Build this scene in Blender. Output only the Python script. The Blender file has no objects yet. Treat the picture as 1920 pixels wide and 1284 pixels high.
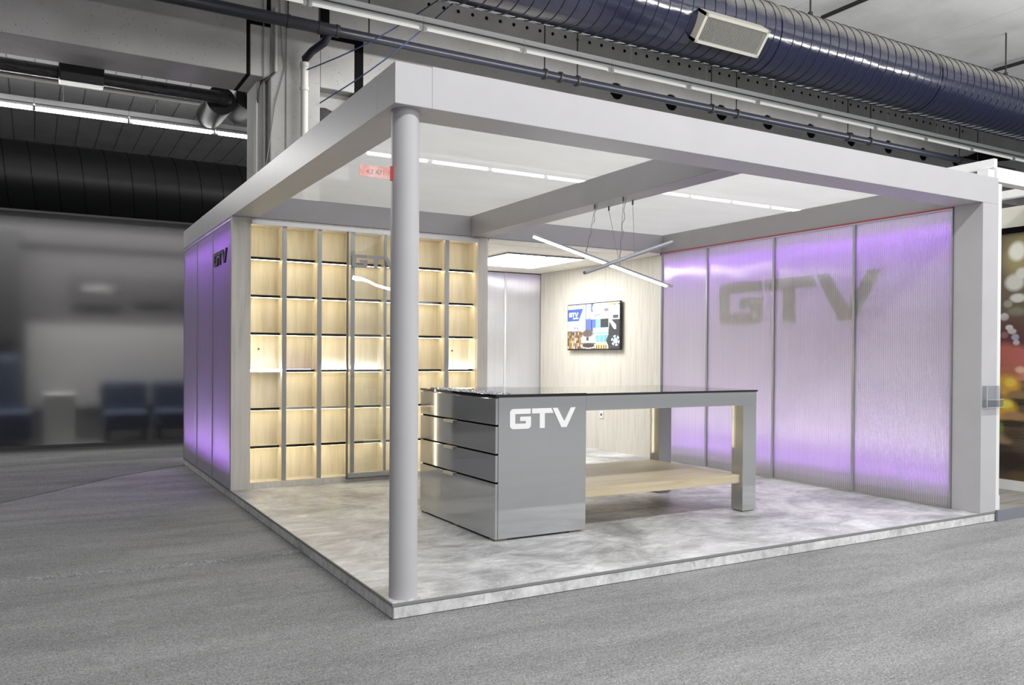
import bpy, bmesh, math, random
from mathutils import Vector, Matrix
from math import pi, sin, cos
random.seed(7)
SC = bpy.context.scene
COL = SC.collection

# ------------------------------------------------------------------ camera, world, lights, exposure
def make_camera():
    f, yaw, pitch, roll = 1552.6844, 0.5236, -0.0069, 0.0062
    fw = Vector((sin(yaw)*cos(pitch), cos(yaw)*cos(pitch), sin(pitch)))
    r = Vector((cos(yaw), -sin(yaw), 0)); u = r.cross(fw)
    r2 = r*cos(roll)+u*sin(roll); u2 = -r*sin(roll)+u*cos(roll)
    c = bpy.data.cameras.new('camera'); o = bpy.data.objects.new('camera', c); COL.objects.link(o)
    m = Matrix(((r2.x, u2.x, -fw.x, -1.5023), (r2.y, u2.y, -fw.y, -3.7426), (r2.z, u2.z, -fw.z, 1.282), (0, 0, 0, 1)))
    o.matrix_world = m
    c.sensor_width = 36; c.lens = f/1920*36; c.shift_y = 35.557/1920
    c.clip_start = 0.05; c.clip_end = 200
    SC.camera = o
make_camera()

w = bpy.data.worlds.new('hall_air'); SC.world = w; w.use_nodes = True
bgn = w.node_tree.nodes['Background']
bgn.inputs[0].default_value = (0.93, 0.96, 1.0, 1); bgn.inputs[1].default_value = 0.34

def area(name, loc, size, energy, col=(1, 1, 1), rot=(0, 0, 0), spread=pi):
    l = bpy.data.lights.new(name, 'AREA'); l.shape = 'RECTANGLE'; l.size, l.size_y = size
    l.energy = energy; l.color = col; l.spread = spread
    o = bpy.data.objects.new(name, l); COL.objects.link(o); o.location = loc; o.rotation_euler = rot
    return o
# rows of hall fluorescents overhead, in front of and beside the stand; added uplights too
area('hall_row_and_fill_light', (4.5, -3.2, 5.6), (13, 0.5), 400, (1, 0.985, 0.97))
area('hall_row_and_fill_light', (4.5, -9.0, 5.6), (16, 0.5), 420, (1, 0.985, 0.97))
area('hall_row_and_fill_light', (6.6, -1.0, 4.4), (14, 0.4), 400, (1, 0.985, 0.97), (2.15, 0, 0))  # added uplight for the beam and ceiling, no fixture there
area('hall_row_and_fill_light', (8.0, 5.4, 5.12), (12, 0.12), 230, (1, 0.985, 0.97), (0.55, 0, 0))
area('hall_row_and_fill_light', (-3.6, 9.7, 4.45), (6.5, 0.06), 110, (1, 0.985, 0.97), (-2.0, 0, 0))  # added uplight behind the lit tubes, brightening the beam's underside
area('hall_row_and_fill_light', (-1.0, 10.9, 4.6), (10, 0.06), 75, (1, 0.985, 0.97), (pi, 0, 0))  # added uplight lifting the rear ceiling, no fixture
PURP = (0.52, 0.22, 1.0)
# purple strip lamps inside the hollow polycarbonate walls, plus added white fill
area('purple_strip_light', (4.965, 2.0, 0.175), (0.06, 3.5), 8.5, PURP, (pi, 0, 0), 2.0)
area('purple_strip_light', (4.965, 2.0, 2.45), (0.06, 3.5), 11, (0.42, 0.12, 0.95), (0, 0, 0), 2.0)
area('cavity_fill_light', (4.965, 2.0, 0.18), (0.05, 3.5), 15, (0.97, 0.93, 1.0), (pi, 0, 0), 0.7)  # added white fill lightening the middle of the panels
area('purple_strip_light', (0.06, 5.1, 0.205), (0.06, 2.6), 11, PURP, (pi, 0, 0), 1.5)
area('purple_strip_light', (0.06, 5.1, 2.44), (0.06, 2.6), 9, PURP, (0, 0, 0), 1.5)
area('cavity_fill_light', (0.06, 5.1, 0.21), (0.05, 2.6), 6, (0.97, 0.92, 1.0), (pi, 0, 0), 0.8)  # added white fill for the left panels
area('purple_strip_light', (3.9, 6.52, 2.44), (1.9, 0.05), 1.2, PURP)
area('cavity_fill_light', (3.75, 6.54, 0.2), (2.1, 0.05), 9, (1, 1, 1), (pi, 0, 0), 0.9)
# warm-white LED modules of the alcove ceiling light
# added fill lamps over the fabric canopy, without fixtures
area('canopy_fill_light', (1.3, 2.0, 4.2), (2.0, 3.2), 4, (1, 0.98, 0.95))
area('canopy_fill_light', (3.7, 2.0, 4.2), (2.0, 3.2), 5.5, (1, 0.98, 0.95))
vs = SC.view_settings
vs.view_transform = 'Standard'; vs.look = 'None'; vs.gamma = 1; vs.use_curve_mapping = False
vs.exposure = 0.5
SC.cycles.use_denoising = True
SC.cycles.max_bounces = 10; SC.cycles.transparent_max_bounces = 24
SC.cycles.sample_clamp_indirect = 6
SC.cycles.caustics_reflective = False; SC.cycles.caustics_refractive = False

# ------------------------------------------------------------------ materials
M = {}
def new_mat(name):
    m = bpy.data.materials.new(name); m.use_nodes = True
    nt = m.node_tree; b = nt.nodes['Principled BSDF']; M[name] = m
    return m, nt, b, nt.links
def plain(name, col, rough=0.5, metal=0.0, spec=0.5, coat=0.0, emit=None, estr=0.0):
    m, nt, b, L = new_mat(name)
    b.inputs['Base Color'].default_value = (*col, 1); b.inputs['Roughness'].default_value = rough
    b.inputs['Metallic'].default_value = metal; b.inputs['Specular IOR Level'].default_value = spec
    b.inputs['Coat Weight'].default_value = coat; b.inputs['Coat Roughness'].default_value = 0.04
    if emit:
        b.inputs['Emission Color'].default_value = (*emit, 1); b.inputs['Emission Strength'].default_value = estr
    return m
def coords(nt, scale, kind='Object', rot=(0, 0, 0)):
    t = nt.nodes.new('ShaderNodeTexCoord'); mp = nt.nodes.new('ShaderNodeMapping')
    mp.inputs['Scale'].default_value = scale; mp.inputs['Rotation'].default_value = rot
    nt.links.new(t.outputs[kind], mp.inputs['Vector']); return mp.outputs['Vector']
def noise(nt, vec, scale, detail=5, rough=0.55, dist=0.0):
    n = nt.nodes.new('ShaderNodeTexNoise'); n.inputs['Scale'].default_value = scale
    n.inputs['Detail'].default_value = detail; n.inputs['Roughness'].default_value = rough
    n.inputs['Distortion'].default_value = dist
    nt.links.new(vec, n.inputs['Vector']); return n.outputs['Fac']
def ramp(nt, fac, stops):
    r = nt.nodes.new('ShaderNodeValToRGB'); e = r.color_ramp.elements
    while len(e) < len(stops): e.new(0.5)
    for i, (p, c) in enumerate(stops): e[i].position = p; e[i].color = (*c, 1)
    nt.links.new(fac, r.inputs['Fac']); return r.outputs['Color']
def mixc(nt, fac, a, b, mode='MIX'):
    n = nt.nodes.new('ShaderNodeMix'); n.data_type = 'RGBA'; n.blend_type = mode
    if isinstance(fac, (int, float)): n.inputs[0].default_value = fac
    else: nt.links.new(fac, n.inputs[0])
    for i, v in ((6, a), (7, b)):
        if isinstance(v, tuple): n.inputs[i].default_value = (*v, 1)
        else: nt.links.new(v, n.inputs[i])
    return n.outputs[2]
def bump(nt, b, h, strength=0.2, dist=0.01):
    n = nt.nodes.new('ShaderNodeBump'); n.inputs['Strength'].default_value = strength; n.inputs['Distance'].default_value = dist
    nt.links.new(h, n.inputs['Height']); nt.links.new(n.outputs['Normal'], b.inputs['Normal']); return n.outputs['Normal']
def textured(name, stops, scale, nscale, rough=0.5, detail=6, spec=0.4, bstr=0.0, bdist=0.01, dist=0.3, nr=0.6, second=None):
    m, nt, b, L = new_mat(name)
    v = coords(nt, scale); f = noise(nt, v, nscale, detail, nr, dist)
    c = ramp(nt, f, stops)
    if second:
        sc2, ns2, amt, st2 = second
        c2 = ramp(nt, noise(nt, coords(nt, sc2), ns2, 4, 0.6), st2)
        c = mixc(nt, amt, c, c2, 'MULTIPLY')
    L.new(c, b.inputs['Base Color']); b.inputs['Roughness'].default_value = rough
    b.inputs['Specular IOR Level'].default_value = spec
    if bstr: bump(nt, b, f, bstr, bdist)
    return m

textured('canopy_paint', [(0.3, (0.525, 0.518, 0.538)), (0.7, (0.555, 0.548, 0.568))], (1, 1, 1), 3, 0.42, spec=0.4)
textured('canopy_paint_shaded', [(0.3, (0.345, 0.338, 0.35)), (0.7, (0.37, 0.362, 0.375))], (1, 1, 1), 3, 0.42, spec=0.4)  # canopy paint darkened, putting the inner beams' shade into the colour
textured('oak_pale', [(0.28, (0.62, 0.585, 0.52)), (0.5, (0.74, 0.71, 0.645)), (0.72, (0.80, 0.775, 0.715))], (9, 9, 0.55), 3.0, 0.5, detail=8,
         second=((60, 60, 1.2), 4, 0.35, [(0.35, (0.78, 0.75, 0.7)), (0.6, (1, 1, 1))]))
textured('oak_shelf', [(0.28, (0.70, 0.63, 0.49)), (0.5, (0.80, 0.745, 0.61)), (0.72, (0.86, 0.81, 0.69))], (7, 7, 0.6), 2.6, 0.5, detail=8,
         second=((60, 60, 1.5), 4, 0.3, [(0.35, (0.8, 0.77, 0.7)), (0.6, (1, 1, 1))]))
textured('oak_flat', [(0.3, (0.80, 0.76, 0.66)), (0.5, (0.88, 0.85, 0.76)), (0.7, (0.91, 0.89, 0.81))], (0.5, 9, 9), 3.0, 0.5, detail=7)
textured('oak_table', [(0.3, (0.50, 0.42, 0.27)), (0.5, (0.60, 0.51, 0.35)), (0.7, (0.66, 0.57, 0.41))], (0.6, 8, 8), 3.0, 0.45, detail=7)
textured('grey_planks', [(0.3, (0.16, 0.15, 0.135)), (0.5, (0.27, 0.26, 0.235)), (0.7, (0.36, 0.345, 0.315))], (0.8, 10, 10), 3, 0.5, detail=8)
# stone-look laminate on the platform
def stone(name, lo, mid, hi, rough, scl=1.0):
    m, nt, b, L = new_mat(name)
    v = coords(nt, (scl, scl, scl)); f1 = noise(nt, v, 1.5, 10, 0.66, 0.9)
    f2 = noise(nt, coords(nt, (scl*1.3, scl*2.6, scl*1)), 3.4, 10, 0.72, 0.8)
    f3 = noise(nt, coords(nt, (scl, scl*1.6, scl)), 2.1, 5, 0.6, 1.2)
    c1 = ramp(nt, f1, [(0.34, lo), (0.5, mid), (0.64, hi)])
    c2 = ramp(nt, f2, [(0.34, (0.52, 0.52, 0.53)), (0.48, (0.90, 0.90, 0.90)), (0.62, (1.12, 1.12, 1.12))])
    c = mixc(nt, 0.8, c1, c2, 'MULTIPLY')
    vein = ramp(nt, f3, [(0.488, (0, 0, 0)), (0.50, (0.34, 0.34, 0.34)), (0.512, (0, 0, 0))])
    c = mixc(nt, 0.45, c, vein, 'ADD')
    L.new(c, b.inputs['Base Color'])
    r = nt.nodes.new('ShaderNodeMapRange'); L.new(f2, r.inputs['Value'])
    r.inputs['To Min'].default_value = rough-0.07; r.inputs['To Max'].default_value = rough+0.1
    L.new(r.outputs['Result'], b.inputs['Roughness']); b.inputs['Specular IOR Level'].default_value = 0.45
    bump(nt, b, f2, 0.05, 0.004)
stone('stone_floor', (0.29, 0.293, 0.30), (0.56, 0.565, 0.57), (0.76, 0.765, 0.77), 0.36)
stone('stone_kick', (0.58, 0.59, 0.585), (0.72, 0.73, 0.72), (0.82, 0.83, 0.82), 0.5, 2.4)
plain('stone_lip', (0.27, 0.275, 0.275), 0.5)
# hall carpet
def carpet(name, k):
    m, nt, b, L = new_mat(name)
    v = coords(nt, (1, 1, 1)); fa = noise(nt, v, 110, 6, 0.8, 0.8); fb = noise(nt, coords(nt, (0.5, 2.2, 1)), 1.6, 6, 0.6, 0.4)
    fc = noise(nt, coords(nt, (12, 60, 10)), 1.2, 6, 0.75, 0.4)
    ca = ramp(nt, fa, [(0.30, (0.07, 0.071, 0.072)), (0.5, (0.27, 0.271, 0.272)), (0.72, (0.56, 0.56, 0.56))])
    cb = ramp(nt, fb, [(0.30, (0.78, 0.78, 0.78)), (0.70, (1.16, 1.16, 1.16))])
    cc = ramp(nt, fc, [(0.30, (0.70, 0.70, 0.70)), (0.70, (1.25, 1.25, 1.25))])
    L.new(mixc(nt, 1.0, mixc(nt, 1.0, mixc(nt, 0.8, ca, cc, 'MULTIPLY'), cb, 'MULTIPLY'), (k, k, k), 'MULTIPLY'), b.inputs['Base Color'])
    b.inputs['Roughness'].default_value = 0.95; b.inputs['Specular IOR Level'].default_value = 0.1
    bump(nt, b, fa, 0.5, 0.006)
carpet('carpet', 1.0); carpet('carpet_dark', 0.72)
# concrete
def concrete(name, base, speck=True):
    m, nt, b, L = new_mat(name)
    v = coords(nt, (1, 1, 1)); f = noise(nt, v, 1.3, 7, 0.6, 0.3)
    c = ramp(nt, f, [(0.3, tuple(x*0.86 for x in base)), (0.7, tuple(x*1.08 for x in base))])
    if speck:
        vo = nt.nodes.new('ShaderNodeTexVoronoi'); vo.inputs['Scale'].default_value = 22; L.new(v, vo.inputs['Vector'])
        gate = noise(nt, v, 5, 2, 0.5)
        t1 = nt.nodes.new('ShaderNodeMath'); t1.operation = 'LESS_THAN'; L.new(vo.outputs['Distance'], t1.inputs[0]); t1.inputs[1].default_value = 0.10
        t2 = nt.nodes.new('ShaderNodeMath'); t2.operation = 'GREATER_THAN'; L.new(gate, t2.inputs[0]); t2.inputs[1].default_value = 0.48
        t3 = nt.nodes.new('ShaderNodeMath'); t3.operation = 'MULTIPLY'; L.new(t1.outputs[0], t3.inputs[0]); L.new(t2.outputs[0], t3.inputs[1])
        c = mixc(nt, t3.outputs[0], c, (0.03, 0.03, 0.03))
    L.new(c, b.inputs['Base Color']); b.inputs['Roughness'].default_value = 0.85; b.inputs['Specular IOR Level'].default_value = 0.2
    bump(nt, b, noise(nt, v, 60, 4, 0.6), 0.1, 0.004)
concrete('concrete', (0.33, 0.327, 0.32)); concrete('concrete_column', (0.36, 0.36, 0.352))
concrete('concrete_ceiling', (0.70, 0.705, 0.71), False); concrete('concrete_dark', (0.10, 0.10, 0.10), False)
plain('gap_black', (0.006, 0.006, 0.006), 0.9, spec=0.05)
plain('hall_wall_dark', (0.035, 0.035, 0.037), 0.9)
plain('pipe_black', (0.018, 0.020, 0.032), 0.35)
plain('rod_black', (0.02, 0.02, 0.02), 0.5)
plain('pipe_white', (0.55, 0.54, 0.51), 0.5)
plain('conduit', (0.38, 0.37, 0.35), 0.5)
plain('cable_blue', (0.02, 0.03, 0.09), 0.5); plain('cable_grey', (0.2, 0.2, 0.2), 0.5)
textured('insulation', [(0.35, (0.012, 0.012, 0.013)), (0.6, (0.03, 0.03, 0.031))], (1, 3, 3), 9, 0.5, bstr=0.8, bdist=0.03)
plain('silencer', (0.007, 0.0075, 0.009), 0.45)
plain('batten_white', (0.80, 0.82, 0.82), 0.45); plain('batten_shade', (0.12, 0.12, 0.12), 0.6)
plain('tube_dim', (0.80, 0.80, 0.76), 0.25, emit=(1, 1, 0.97), estr=0.28)  # white tubes with a faint emission
plain('tube_lit', (0.9, 0.9, 0.9), 0.4, emit=(1.0, 1.0, 0.98), estr=9)
# duct: navy enamel with dust lying on its upper side
m, nt, b, L = new_mat('duct_navy')
tc = nt.nodes.new('ShaderNodeTexCoord'); sx = nt.nodes.new('ShaderNodeSeparateXYZ'); L.new(tc.outputs['Object'], sx.inputs[0])
nz = noise(nt, coords(nt, (2, 2, 2)), 3, 5, 0.6)
a1 = nt.nodes.new('ShaderNodeMath'); a1.operation = 'MULTIPLY_ADD'; L.new(nz, a1.inputs[0]); a1.inputs[1].default_value = 0.14; L.new(sx.outputs['Z'], a1.inputs[2])
mr = nt.nodes.new('ShaderNodeMapRange'); L.new(a1.outputs[0], mr.inputs['Value']); mr.inputs['From Min'].default_value = 0.13; mr.inputs['From Max'].default_value = 0.27
L.new(mixc(nt, mr.outputs['Result'], (0.009, 0.011, 0.032), (0.17, 0.167, 0.15)), b.inputs['Base Color'])
mr2 = nt.nodes.new('ShaderNodeMapRange'); L.new(mr.outputs['Result'], mr2.inputs['Value']); mr2.inputs['To Min'].default_value = 0.16; mr2.inputs['To Max'].default_value = 0.9
L.new(mr2.outputs['Result'], b.inputs['Roughness']); b.inputs['Specular IOR Level'].default_value = 0.9
bump(nt, b, noise(nt, coords(nt, (1.2, 3, 3)), 2.0, 3, 0.5), 0.12, 0.05)
plain('duct_seam', (0.012, 0.014, 0.03), 0.4)
plain('grille_cream', (0.40, 0.39, 0.34), 0.5); plain('grille_slat', (0.30, 0.30, 0.28), 0.5)
plain('alu', (0.44, 0.445, 0.45), 0.38, 0.7); plain('alu_white', (0.74, 0.75, 0.77), 0.35, 0.35)
plain('alu_dark', (0.17, 0.175, 0.18), 0.35, 0.6)
plain('black_gloss', (0.008, 0.008, 0.009), 0.08); plain('black_matte', (0.015, 0.015, 0.016), 0.5)
plain('panel_base_grey', (0.05, 0.05, 0.052), 0.5)
plain('red_tape', (0.42, 0.03, 0.06), 0.5)
plain('logo_shadow', (0.10, 0.095, 0.09), 0.6)
plain('letter_grey', (0.40, 0.40, 0.40), 0.5); plain('letter_white', (0.95, 0.95, 0.95), 0.5)
# counter: grey high-gloss acrylic
m = plain('gloss_grey', (0.31, 0.318, 0.322), 0.06, 0.0, 0.9, 0.6)
m.node_tree.nodes['Principled BSDF'].inputs['IOR'].default_value = 2.0
plain('glass_black', (0.004, 0.0045, 0.005), 0.03, 0, 0.9)
plain('handle_brass', (0.76, 0.70, 0.58), 0.3, 0.35)
plain('foot_tan', (0.36, 0.30, 0.22), 0.7)
plain('white_plastic', (0.8, 0.8, 0.8), 0.4); plain('white_frame', (0.84, 0.85, 0.85), 0.4)
plain('kick_blue', (0.22, 0.235, 0.27), 0.5); plain('lightbox', (0.70, 0.68, 0.60), 0.5)
plain('socket_hole', (0.08, 0.08, 0.08), 0.5)
plain('led_warm', (1, 0.9, 0.7), 0.4, emit=(1.0, 0.88, 0.62), estr=10.5)
plain('led_cool', (1, 1, 1), 0.4, emit=(0.86, 0.90, 1.0), estr=30)
plain('led_violet', (0.6, 0.5, 1), 0.4, emit=(0.45, 0.36, 1.0), estr=3.0)
plain('led_panel', (1, 1, 1), 0.4, emit=(1.0, 0.99, 0.96), estr=11)
plain('lamp_lit', (1, 1, 1), 0.4, emit=(0.93, 0.97, 1.0), estr=14)
plain('lamp_alu', (0.50, 0.51, 0.53), 0.3, 0.6)
plain('cable_steel', (0.35, 0.35, 0.36), 0.4, 0.4)

def facing(nt, amt, base):
    lw = nt.nodes.new('ShaderNodeLayerWeight'); lw.inputs['Blend'].default_value = 0.5
    pw = nt.nodes.new('ShaderNodeMath'); pw.operation = 'POWER'; nt.links.new(lw.outputs['Facing'], pw.inputs[0]); pw.inputs[1].default_value = 4.5
    fm = nt.nodes.new('ShaderNodeMath'); fm.operation = 'MULTIPLY_ADD'; nt.links.new(pw.outputs[0], fm.inputs[0]); fm.inputs[1].default_value = amt; fm.inputs[2].default_value = base
    return fm
# twin-wall polycarbonate: part clear, part milky, fluted; the flutes run up the sheet
def polycarb(name, axis, tint, clear=0.42, rib=1.0):
    m, nt, b, L = new_mat(name)
    nt.nodes.remove(b); out = nt.nodes['Material Output']
    tc = nt.nodes.new('ShaderNodeTexCoord'); sx = nt.nodes.new('ShaderNodeSeparateXYZ'); L.new(tc.outputs['Object'], sx.inputs[0])
    mu = nt.nodes.new('ShaderNodeMath'); mu.operation = 'MULTIPLY'; L.new(sx.outputs[axis], mu.inputs[0]); mu.inputs[1].default_value = 2*pi/0.021
    si = nt.nodes.new('ShaderNodeMath'); si.operation = 'SINE'; L.new(mu.outputs[0], si.inputs[0])
    sc3 = (26, 26, 0.12)
    nz = noise(nt, coords(nt, sc3), 2.0, 3, 0.5)
    ad = nt.nodes.new('ShaderNodeMath'); ad.operation = 'MULTIPLY_ADD'; L.new(nz, ad.inputs[0]); ad.inputs[1].default_value = 1.2; L.new(si.outputs[0], ad.inputs[2])
    bw = noise(nt, coords(nt, (1, 1, 1)), 1.3, 2, 0.4)          # slow sag of the sheet
    ad2 = nt.nodes.new('ShaderNodeMath'); ad2.operation = 'MULTIPLY_ADD'; L.new(bw, ad2.inputs[0]); ad2.inputs[1].default_value = 9.0; ad2.inputs[2].default_value = 0.0
    bp = nt.nodes.new('ShaderNodeBump'); bp.inputs['Strength'].default_value = 0.55*rib; bp.inputs['Distance'].default_value = 0.004; L.new(ad2.outputs[0], bp.inputs['Height'])
    mr = nt.nodes.new('ShaderNodeMapRange'); L.new(ad.outputs[0], mr.inputs['Value']); mr.inputs['From Min'].default_value = -0.6; mr.inputs['From Max'].default_value = 1.9
    mr.inputs['To Min'].default_value = clear+0.20; mr.inputs['To Max'].default_value = clear-0.22
    tr = nt.nodes.new('ShaderNodeBsdfTransparent'); tr.inputs[0].default_value = (*tint, 1)
    tl = nt.nodes.new('ShaderNodeBsdfTranslucent'); tl.inputs[0].default_value = (*tint, 1)
    df = nt.nodes.new('ShaderNodeBsdfDiffuse'); df.inputs[0].default_value = (*tint, 1)
    gl = nt.nodes.new('ShaderNodeBsdfGlossy'); gl.inputs['Roughness'].default_value = 0.32; gl.inputs['Anisotropy'].default_value = 0.80; tv = nt.nodes.new('ShaderNodeCombineXYZ'); tv.inputs[2].default_value = 1.0; L.new(tv.outputs[0], gl.inputs['Tangent']); gl.inputs[0].default_value = (0.95, 0.95, 0.95, 1); L.new(bp.outputs[0], gl.inputs['Normal'])
    m1 = nt.nodes.new('ShaderNodeMixShader'); m1.inputs[0].default_value = 0.55; L.new(tl.outputs[0], m1.inputs[1]); L.new(df.outputs[0], m1.inputs[2])
    m2 = nt.nodes.new('ShaderNodeMixShader'); L.new(mr.outputs[0], m2.inputs[0]); L.new(m1.outputs[0], m2.inputs[1]); L.new(tr.outputs[0], m2.inputs[2])
    fm = facing(nt, 0.6, 0.24)
    m3 = nt.nodes.new('ShaderNodeMixShader'); L.new(fm.outputs[0], m3.inputs[0]); L.new(m2.outputs[0], m3.inputs[1]); L.new(gl.outputs[0], m3.inputs[2])
    L.new(m3.outputs[0], out.inputs['Surface'])
polycarb('polycarb_y', 'Y', (0.90, 0.87, 0.92)); polycarb('polycarb_led_tint', 'Y', (0.90, 0.84, 0.95), 0.50); polycarb('polycarb_x', 'X', (0.86, 0.86, 0.88), 0.30)  # purple of the LEDs put into the tint of the left panels
textured('cavity_sheet', [(0.3, (0.80, 0.79, 0.82)), (0.7, (0.84, 0.83, 0.86))], (1, 1, 1), 2, 0.6)
# stretched translucent voile of the canopy
m, nt, b, L = new_mat('voile'); nt.nodes.remove(b)
fz = noise(nt, coords(nt, (1.0, 2.4, 1)), 1.6, 3, 0.5)
mr = nt.nodes.new('ShaderNodeMapRange'); L.new(fz, mr.inputs['Value']); mr.inputs['From Min'].default_value = 0.3; mr.inputs['From Max'].default_value = 0.7
mr.inputs['To Min'].default_value = 0.15; mr.inputs['To Max'].default_value = 0.21
tr = nt.nodes.new('ShaderNodeBsdfTransparent'); tl = nt.nodes.new('ShaderNodeBsdfTranslucent'); df = nt.nodes.new('ShaderNodeBsdfDiffuse')
tl.inputs[0].default_value = (0.84, 0.845, 0.835, 1); df.inputs[0].default_value = (0.75, 0.755, 0.75, 1)
m1 = nt.nodes.new('ShaderNodeMixShader'); m1.inputs[0].default_value = 0.5; L.new(tl.outputs[0], m1.inputs[1]); L.new(df.outputs[0], m1.inputs[2])
m2 = nt.nodes.new('ShaderNodeMixShader'); L.new(mr.outputs[0], m2.inputs[0]); L.new(m1.outputs[0], m2.inputs[1]); L.new(tr.outputs[0], m2.inputs[2])
L.new(m2.outputs[0], nt.nodes['Material Output'].inputs['Surface'])
# thin clear panes
def clear(name, tint=(0.97, 0.98, 0.98), extra=0.03, rough=0.0):
    m, nt, b, L = new_mat(name); nt.nodes.remove(b)
    tr = nt.nodes.new('ShaderNodeBsdfTransparent'); tr.inputs[0].default_value = (*tint, 1)
    gl = nt.nodes.new('ShaderNodeBsdfGlossy'); gl.inputs['Roughness'].default_value = rough
    fm = facing(nt, 0.8, 0.04+extra)
    mx = nt.nodes.new('ShaderNodeMixShader'); L.new(fm.outputs[0], mx.inputs[0]); L.new(tr.outputs[0], mx.inputs[1]); L.new(gl.outputs[0], mx.inputs[2])
    if name == 'door_glass':
        h = noise(nt, coords(nt, (1.2, 1, 1.0)), 1.5, 2, 0.4); bp = nt.nodes.new('ShaderNodeBump'); bp.inputs['Strength'].default_value = 0.2; bp.inputs['Distance'].default_value = 0.03
        L.new(h, bp.inputs['Height']); L.new(bp.outputs[0], gl.inputs['Normal'])
    L.new(mx.outputs[0], nt.nodes['Material Output'].inputs['Surface'])
clear('door_glass', extra=0.05); clear('clear_acrylic', (0.93, 0.94, 0.95), 0.06)
# added sheet, frosted to blur the stand behind it
m, nt, b, L = new_mat('frosted')
b.inputs['Base Color'].default_value = (0.80, 0.80, 0.81, 1); b.inputs['Roughness'].default_value = 0.45
b.inputs['Transmission Weight'].default_value = 1.0; b.inputs['IOR'].default_value = 1.22; b.inputs['Specular IOR Level'].default_value = 0.3
plain('stand_grey', (0.17, 0.165, 0.168), 0.8); plain('stand_mid', (0.10, 0.095, 0.10), 0.8); plain('stand_light', (0.70, 0.69, 0.68), 0.8); plain('plinth_white', (0.9, 0.9, 0.88), 0.7)
plain('stand_dark', (0.05, 0.05, 0.055), 0.8); plain('stand_blue', (0.06, 0.085, 0.15), 0.7); plain('stand_lamp', (1, 1, 1), 0.5, emit=(1, 0.98, 0.95), estr=4)
# flag, prints (colour attribute carries the printed picture)
plain('flag_red', (0.62, 0.05, 0.04), 0.5)
textured('flag_print', [(0.38, (0.80, 0.30, 0.24)), (0.6, (0.86, 0.60, 0.58))], (9, 9, 9), 1.2, 0.5)
plain('flag_text', (0.33, 0.33, 0.36), 0.5)
def print_mat(name, emit=0.0, rough=0.5):
    m, nt, b, L = new_mat(name); a = nt.nodes.new('ShaderNodeAttribute'); a.attribute_name = 'print'
    L.new(a.outputs['Color'], b.inputs['Base Color']); b.inputs['Roughness'].default_value = rough
    if emit:
        L.new(a.outputs['Color'], b.inputs['Emission Color']); b.inputs['Emission Strength'].default_value = emit
        b.inputs['Specular IOR Level'].default_value = 0.3
print_mat('mural_print'); print_mat('screen_picture', 0.5, 0.25)
plain('screen_white', (0.9, 0.9, 0.92), 0.4, emit=(0.9, 0.92, 1), estr=0.75); plain('screen_blue', (0.08, 0.13, 0.4), 0.4, emit=(0.08, 0.13, 0.4), estr=0.75)
plain('chips', (0.7, 0.72, 0.8), 0.05, 0.7, 0.8)  # bright material of the added glitter facets

# ------------------------------------------------------------------ builders
ORIG = {}
def org(o): return ORIG.get(o.name, Vector((0, 0, 0))) if o else Vector((0, 0, 0))
class MB:
    def __init__(s): s.v = []; s.f = []; s.smooth = []
    def add(s, vs, fs, smooth=False):
        n = len(s.v); s.v += [tuple(x) for x in vs]; s.f += [tuple(i+n for i in f) for f in fs]; s.smooth += [smooth]*len(fs); return s
    def box(s, x0, x1, y0, y1, z0, z1):
        v = [(x, y, z) for z in (z0, z1) for y in (y0, y1) for x in (x0, x1)]
        return s.add(v, [(0, 2, 3, 1), (4, 5, 7, 6), (0, 1, 5, 4), (2, 6, 7, 3), (0, 4, 6, 2), (1, 3, 7, 5)])
    def tube(s, pts, r, n=10, cap=True):
        pts = [Vector(p) for p in pts]; rings = []
        rr = r if isinstance(r, (list, tuple)) else [r]*len(pts)
        for i, p in enumerate(pts):
            d = (pts[min(i+1, len(pts)-1)]-pts[max(i-1, 0)]).normalized()
            a = Vector((0, 0, 1)) if abs(d.z) < 0.9 else Vector((1, 0, 0))
            e1 = d.cross(a).normalized(); e2 = d.cross(e1)
            rings.append([p+(e1*cos(2*pi*k/n)+e2*sin(2*pi*k/n))*rr[i] for k in range(n)])
        v = [q for g in rings for q in g]
        f = [(i*n+k, i*n+(k+1) % n, (i+1)*n+(k+1) % n, (i+1)*n+k) for i in range(len(pts)-1) for k in range(n)]
        s.add(v, f, True)
        if cap:
            m = len(pts)-1
            s.add(rings[0], [tuple(range(n))]); s.add(rings[m], [tuple(range(n))])
        return s
    def prism(s, poly, axis, a, b):
        # poly: list of 2-D points in the plane across `axis`; extruded from a to b
        def P(p, t):
            return {'x': (t, p[0], p[1]), 'y': (p[0], t, p[1]), 'z': (p[0], p[1], t)}[axis]
        n = len(poly); v = [P(p, a) for p in poly]+[P(p, b) for p in poly]
        f = [tuple(range(n)), tuple(range(n, 2*n))]+[(i, (i+1) % n, n+(i+1) % n, n+i) for i in range(n)]
        return s.add(v, f)
    def build(s, name, mat, parent=None, bevel=0.0):
        o3 = org(parent)
        me = bpy.data.meshes.new(name); me.from_pydata([tuple(Vector(p)-o3) for p in s.v], [], s.f)
        me.polygons.foreach_set('use_smooth', s.smooth); me.update()
        bm = bmesh.new(); bm.from_mesh(me); bmesh.ops.recalc_face_normals(bm, faces=bm.faces); bm.to_mesh(me); bm.free()
        me.materials.append(M[mat] if isinstance(mat, str) else mat)
        o = bpy.data.objects.new(name, me); COL.objects.link(o)
        if parent: o.parent = parent
        ORIG[o.name] = o3
        if bevel:
            b = o.modifiers.new('edge', 'BEVEL'); b.width = bevel; b.segments = 2; b.limit_method = 'ANGLE'
        return o
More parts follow.
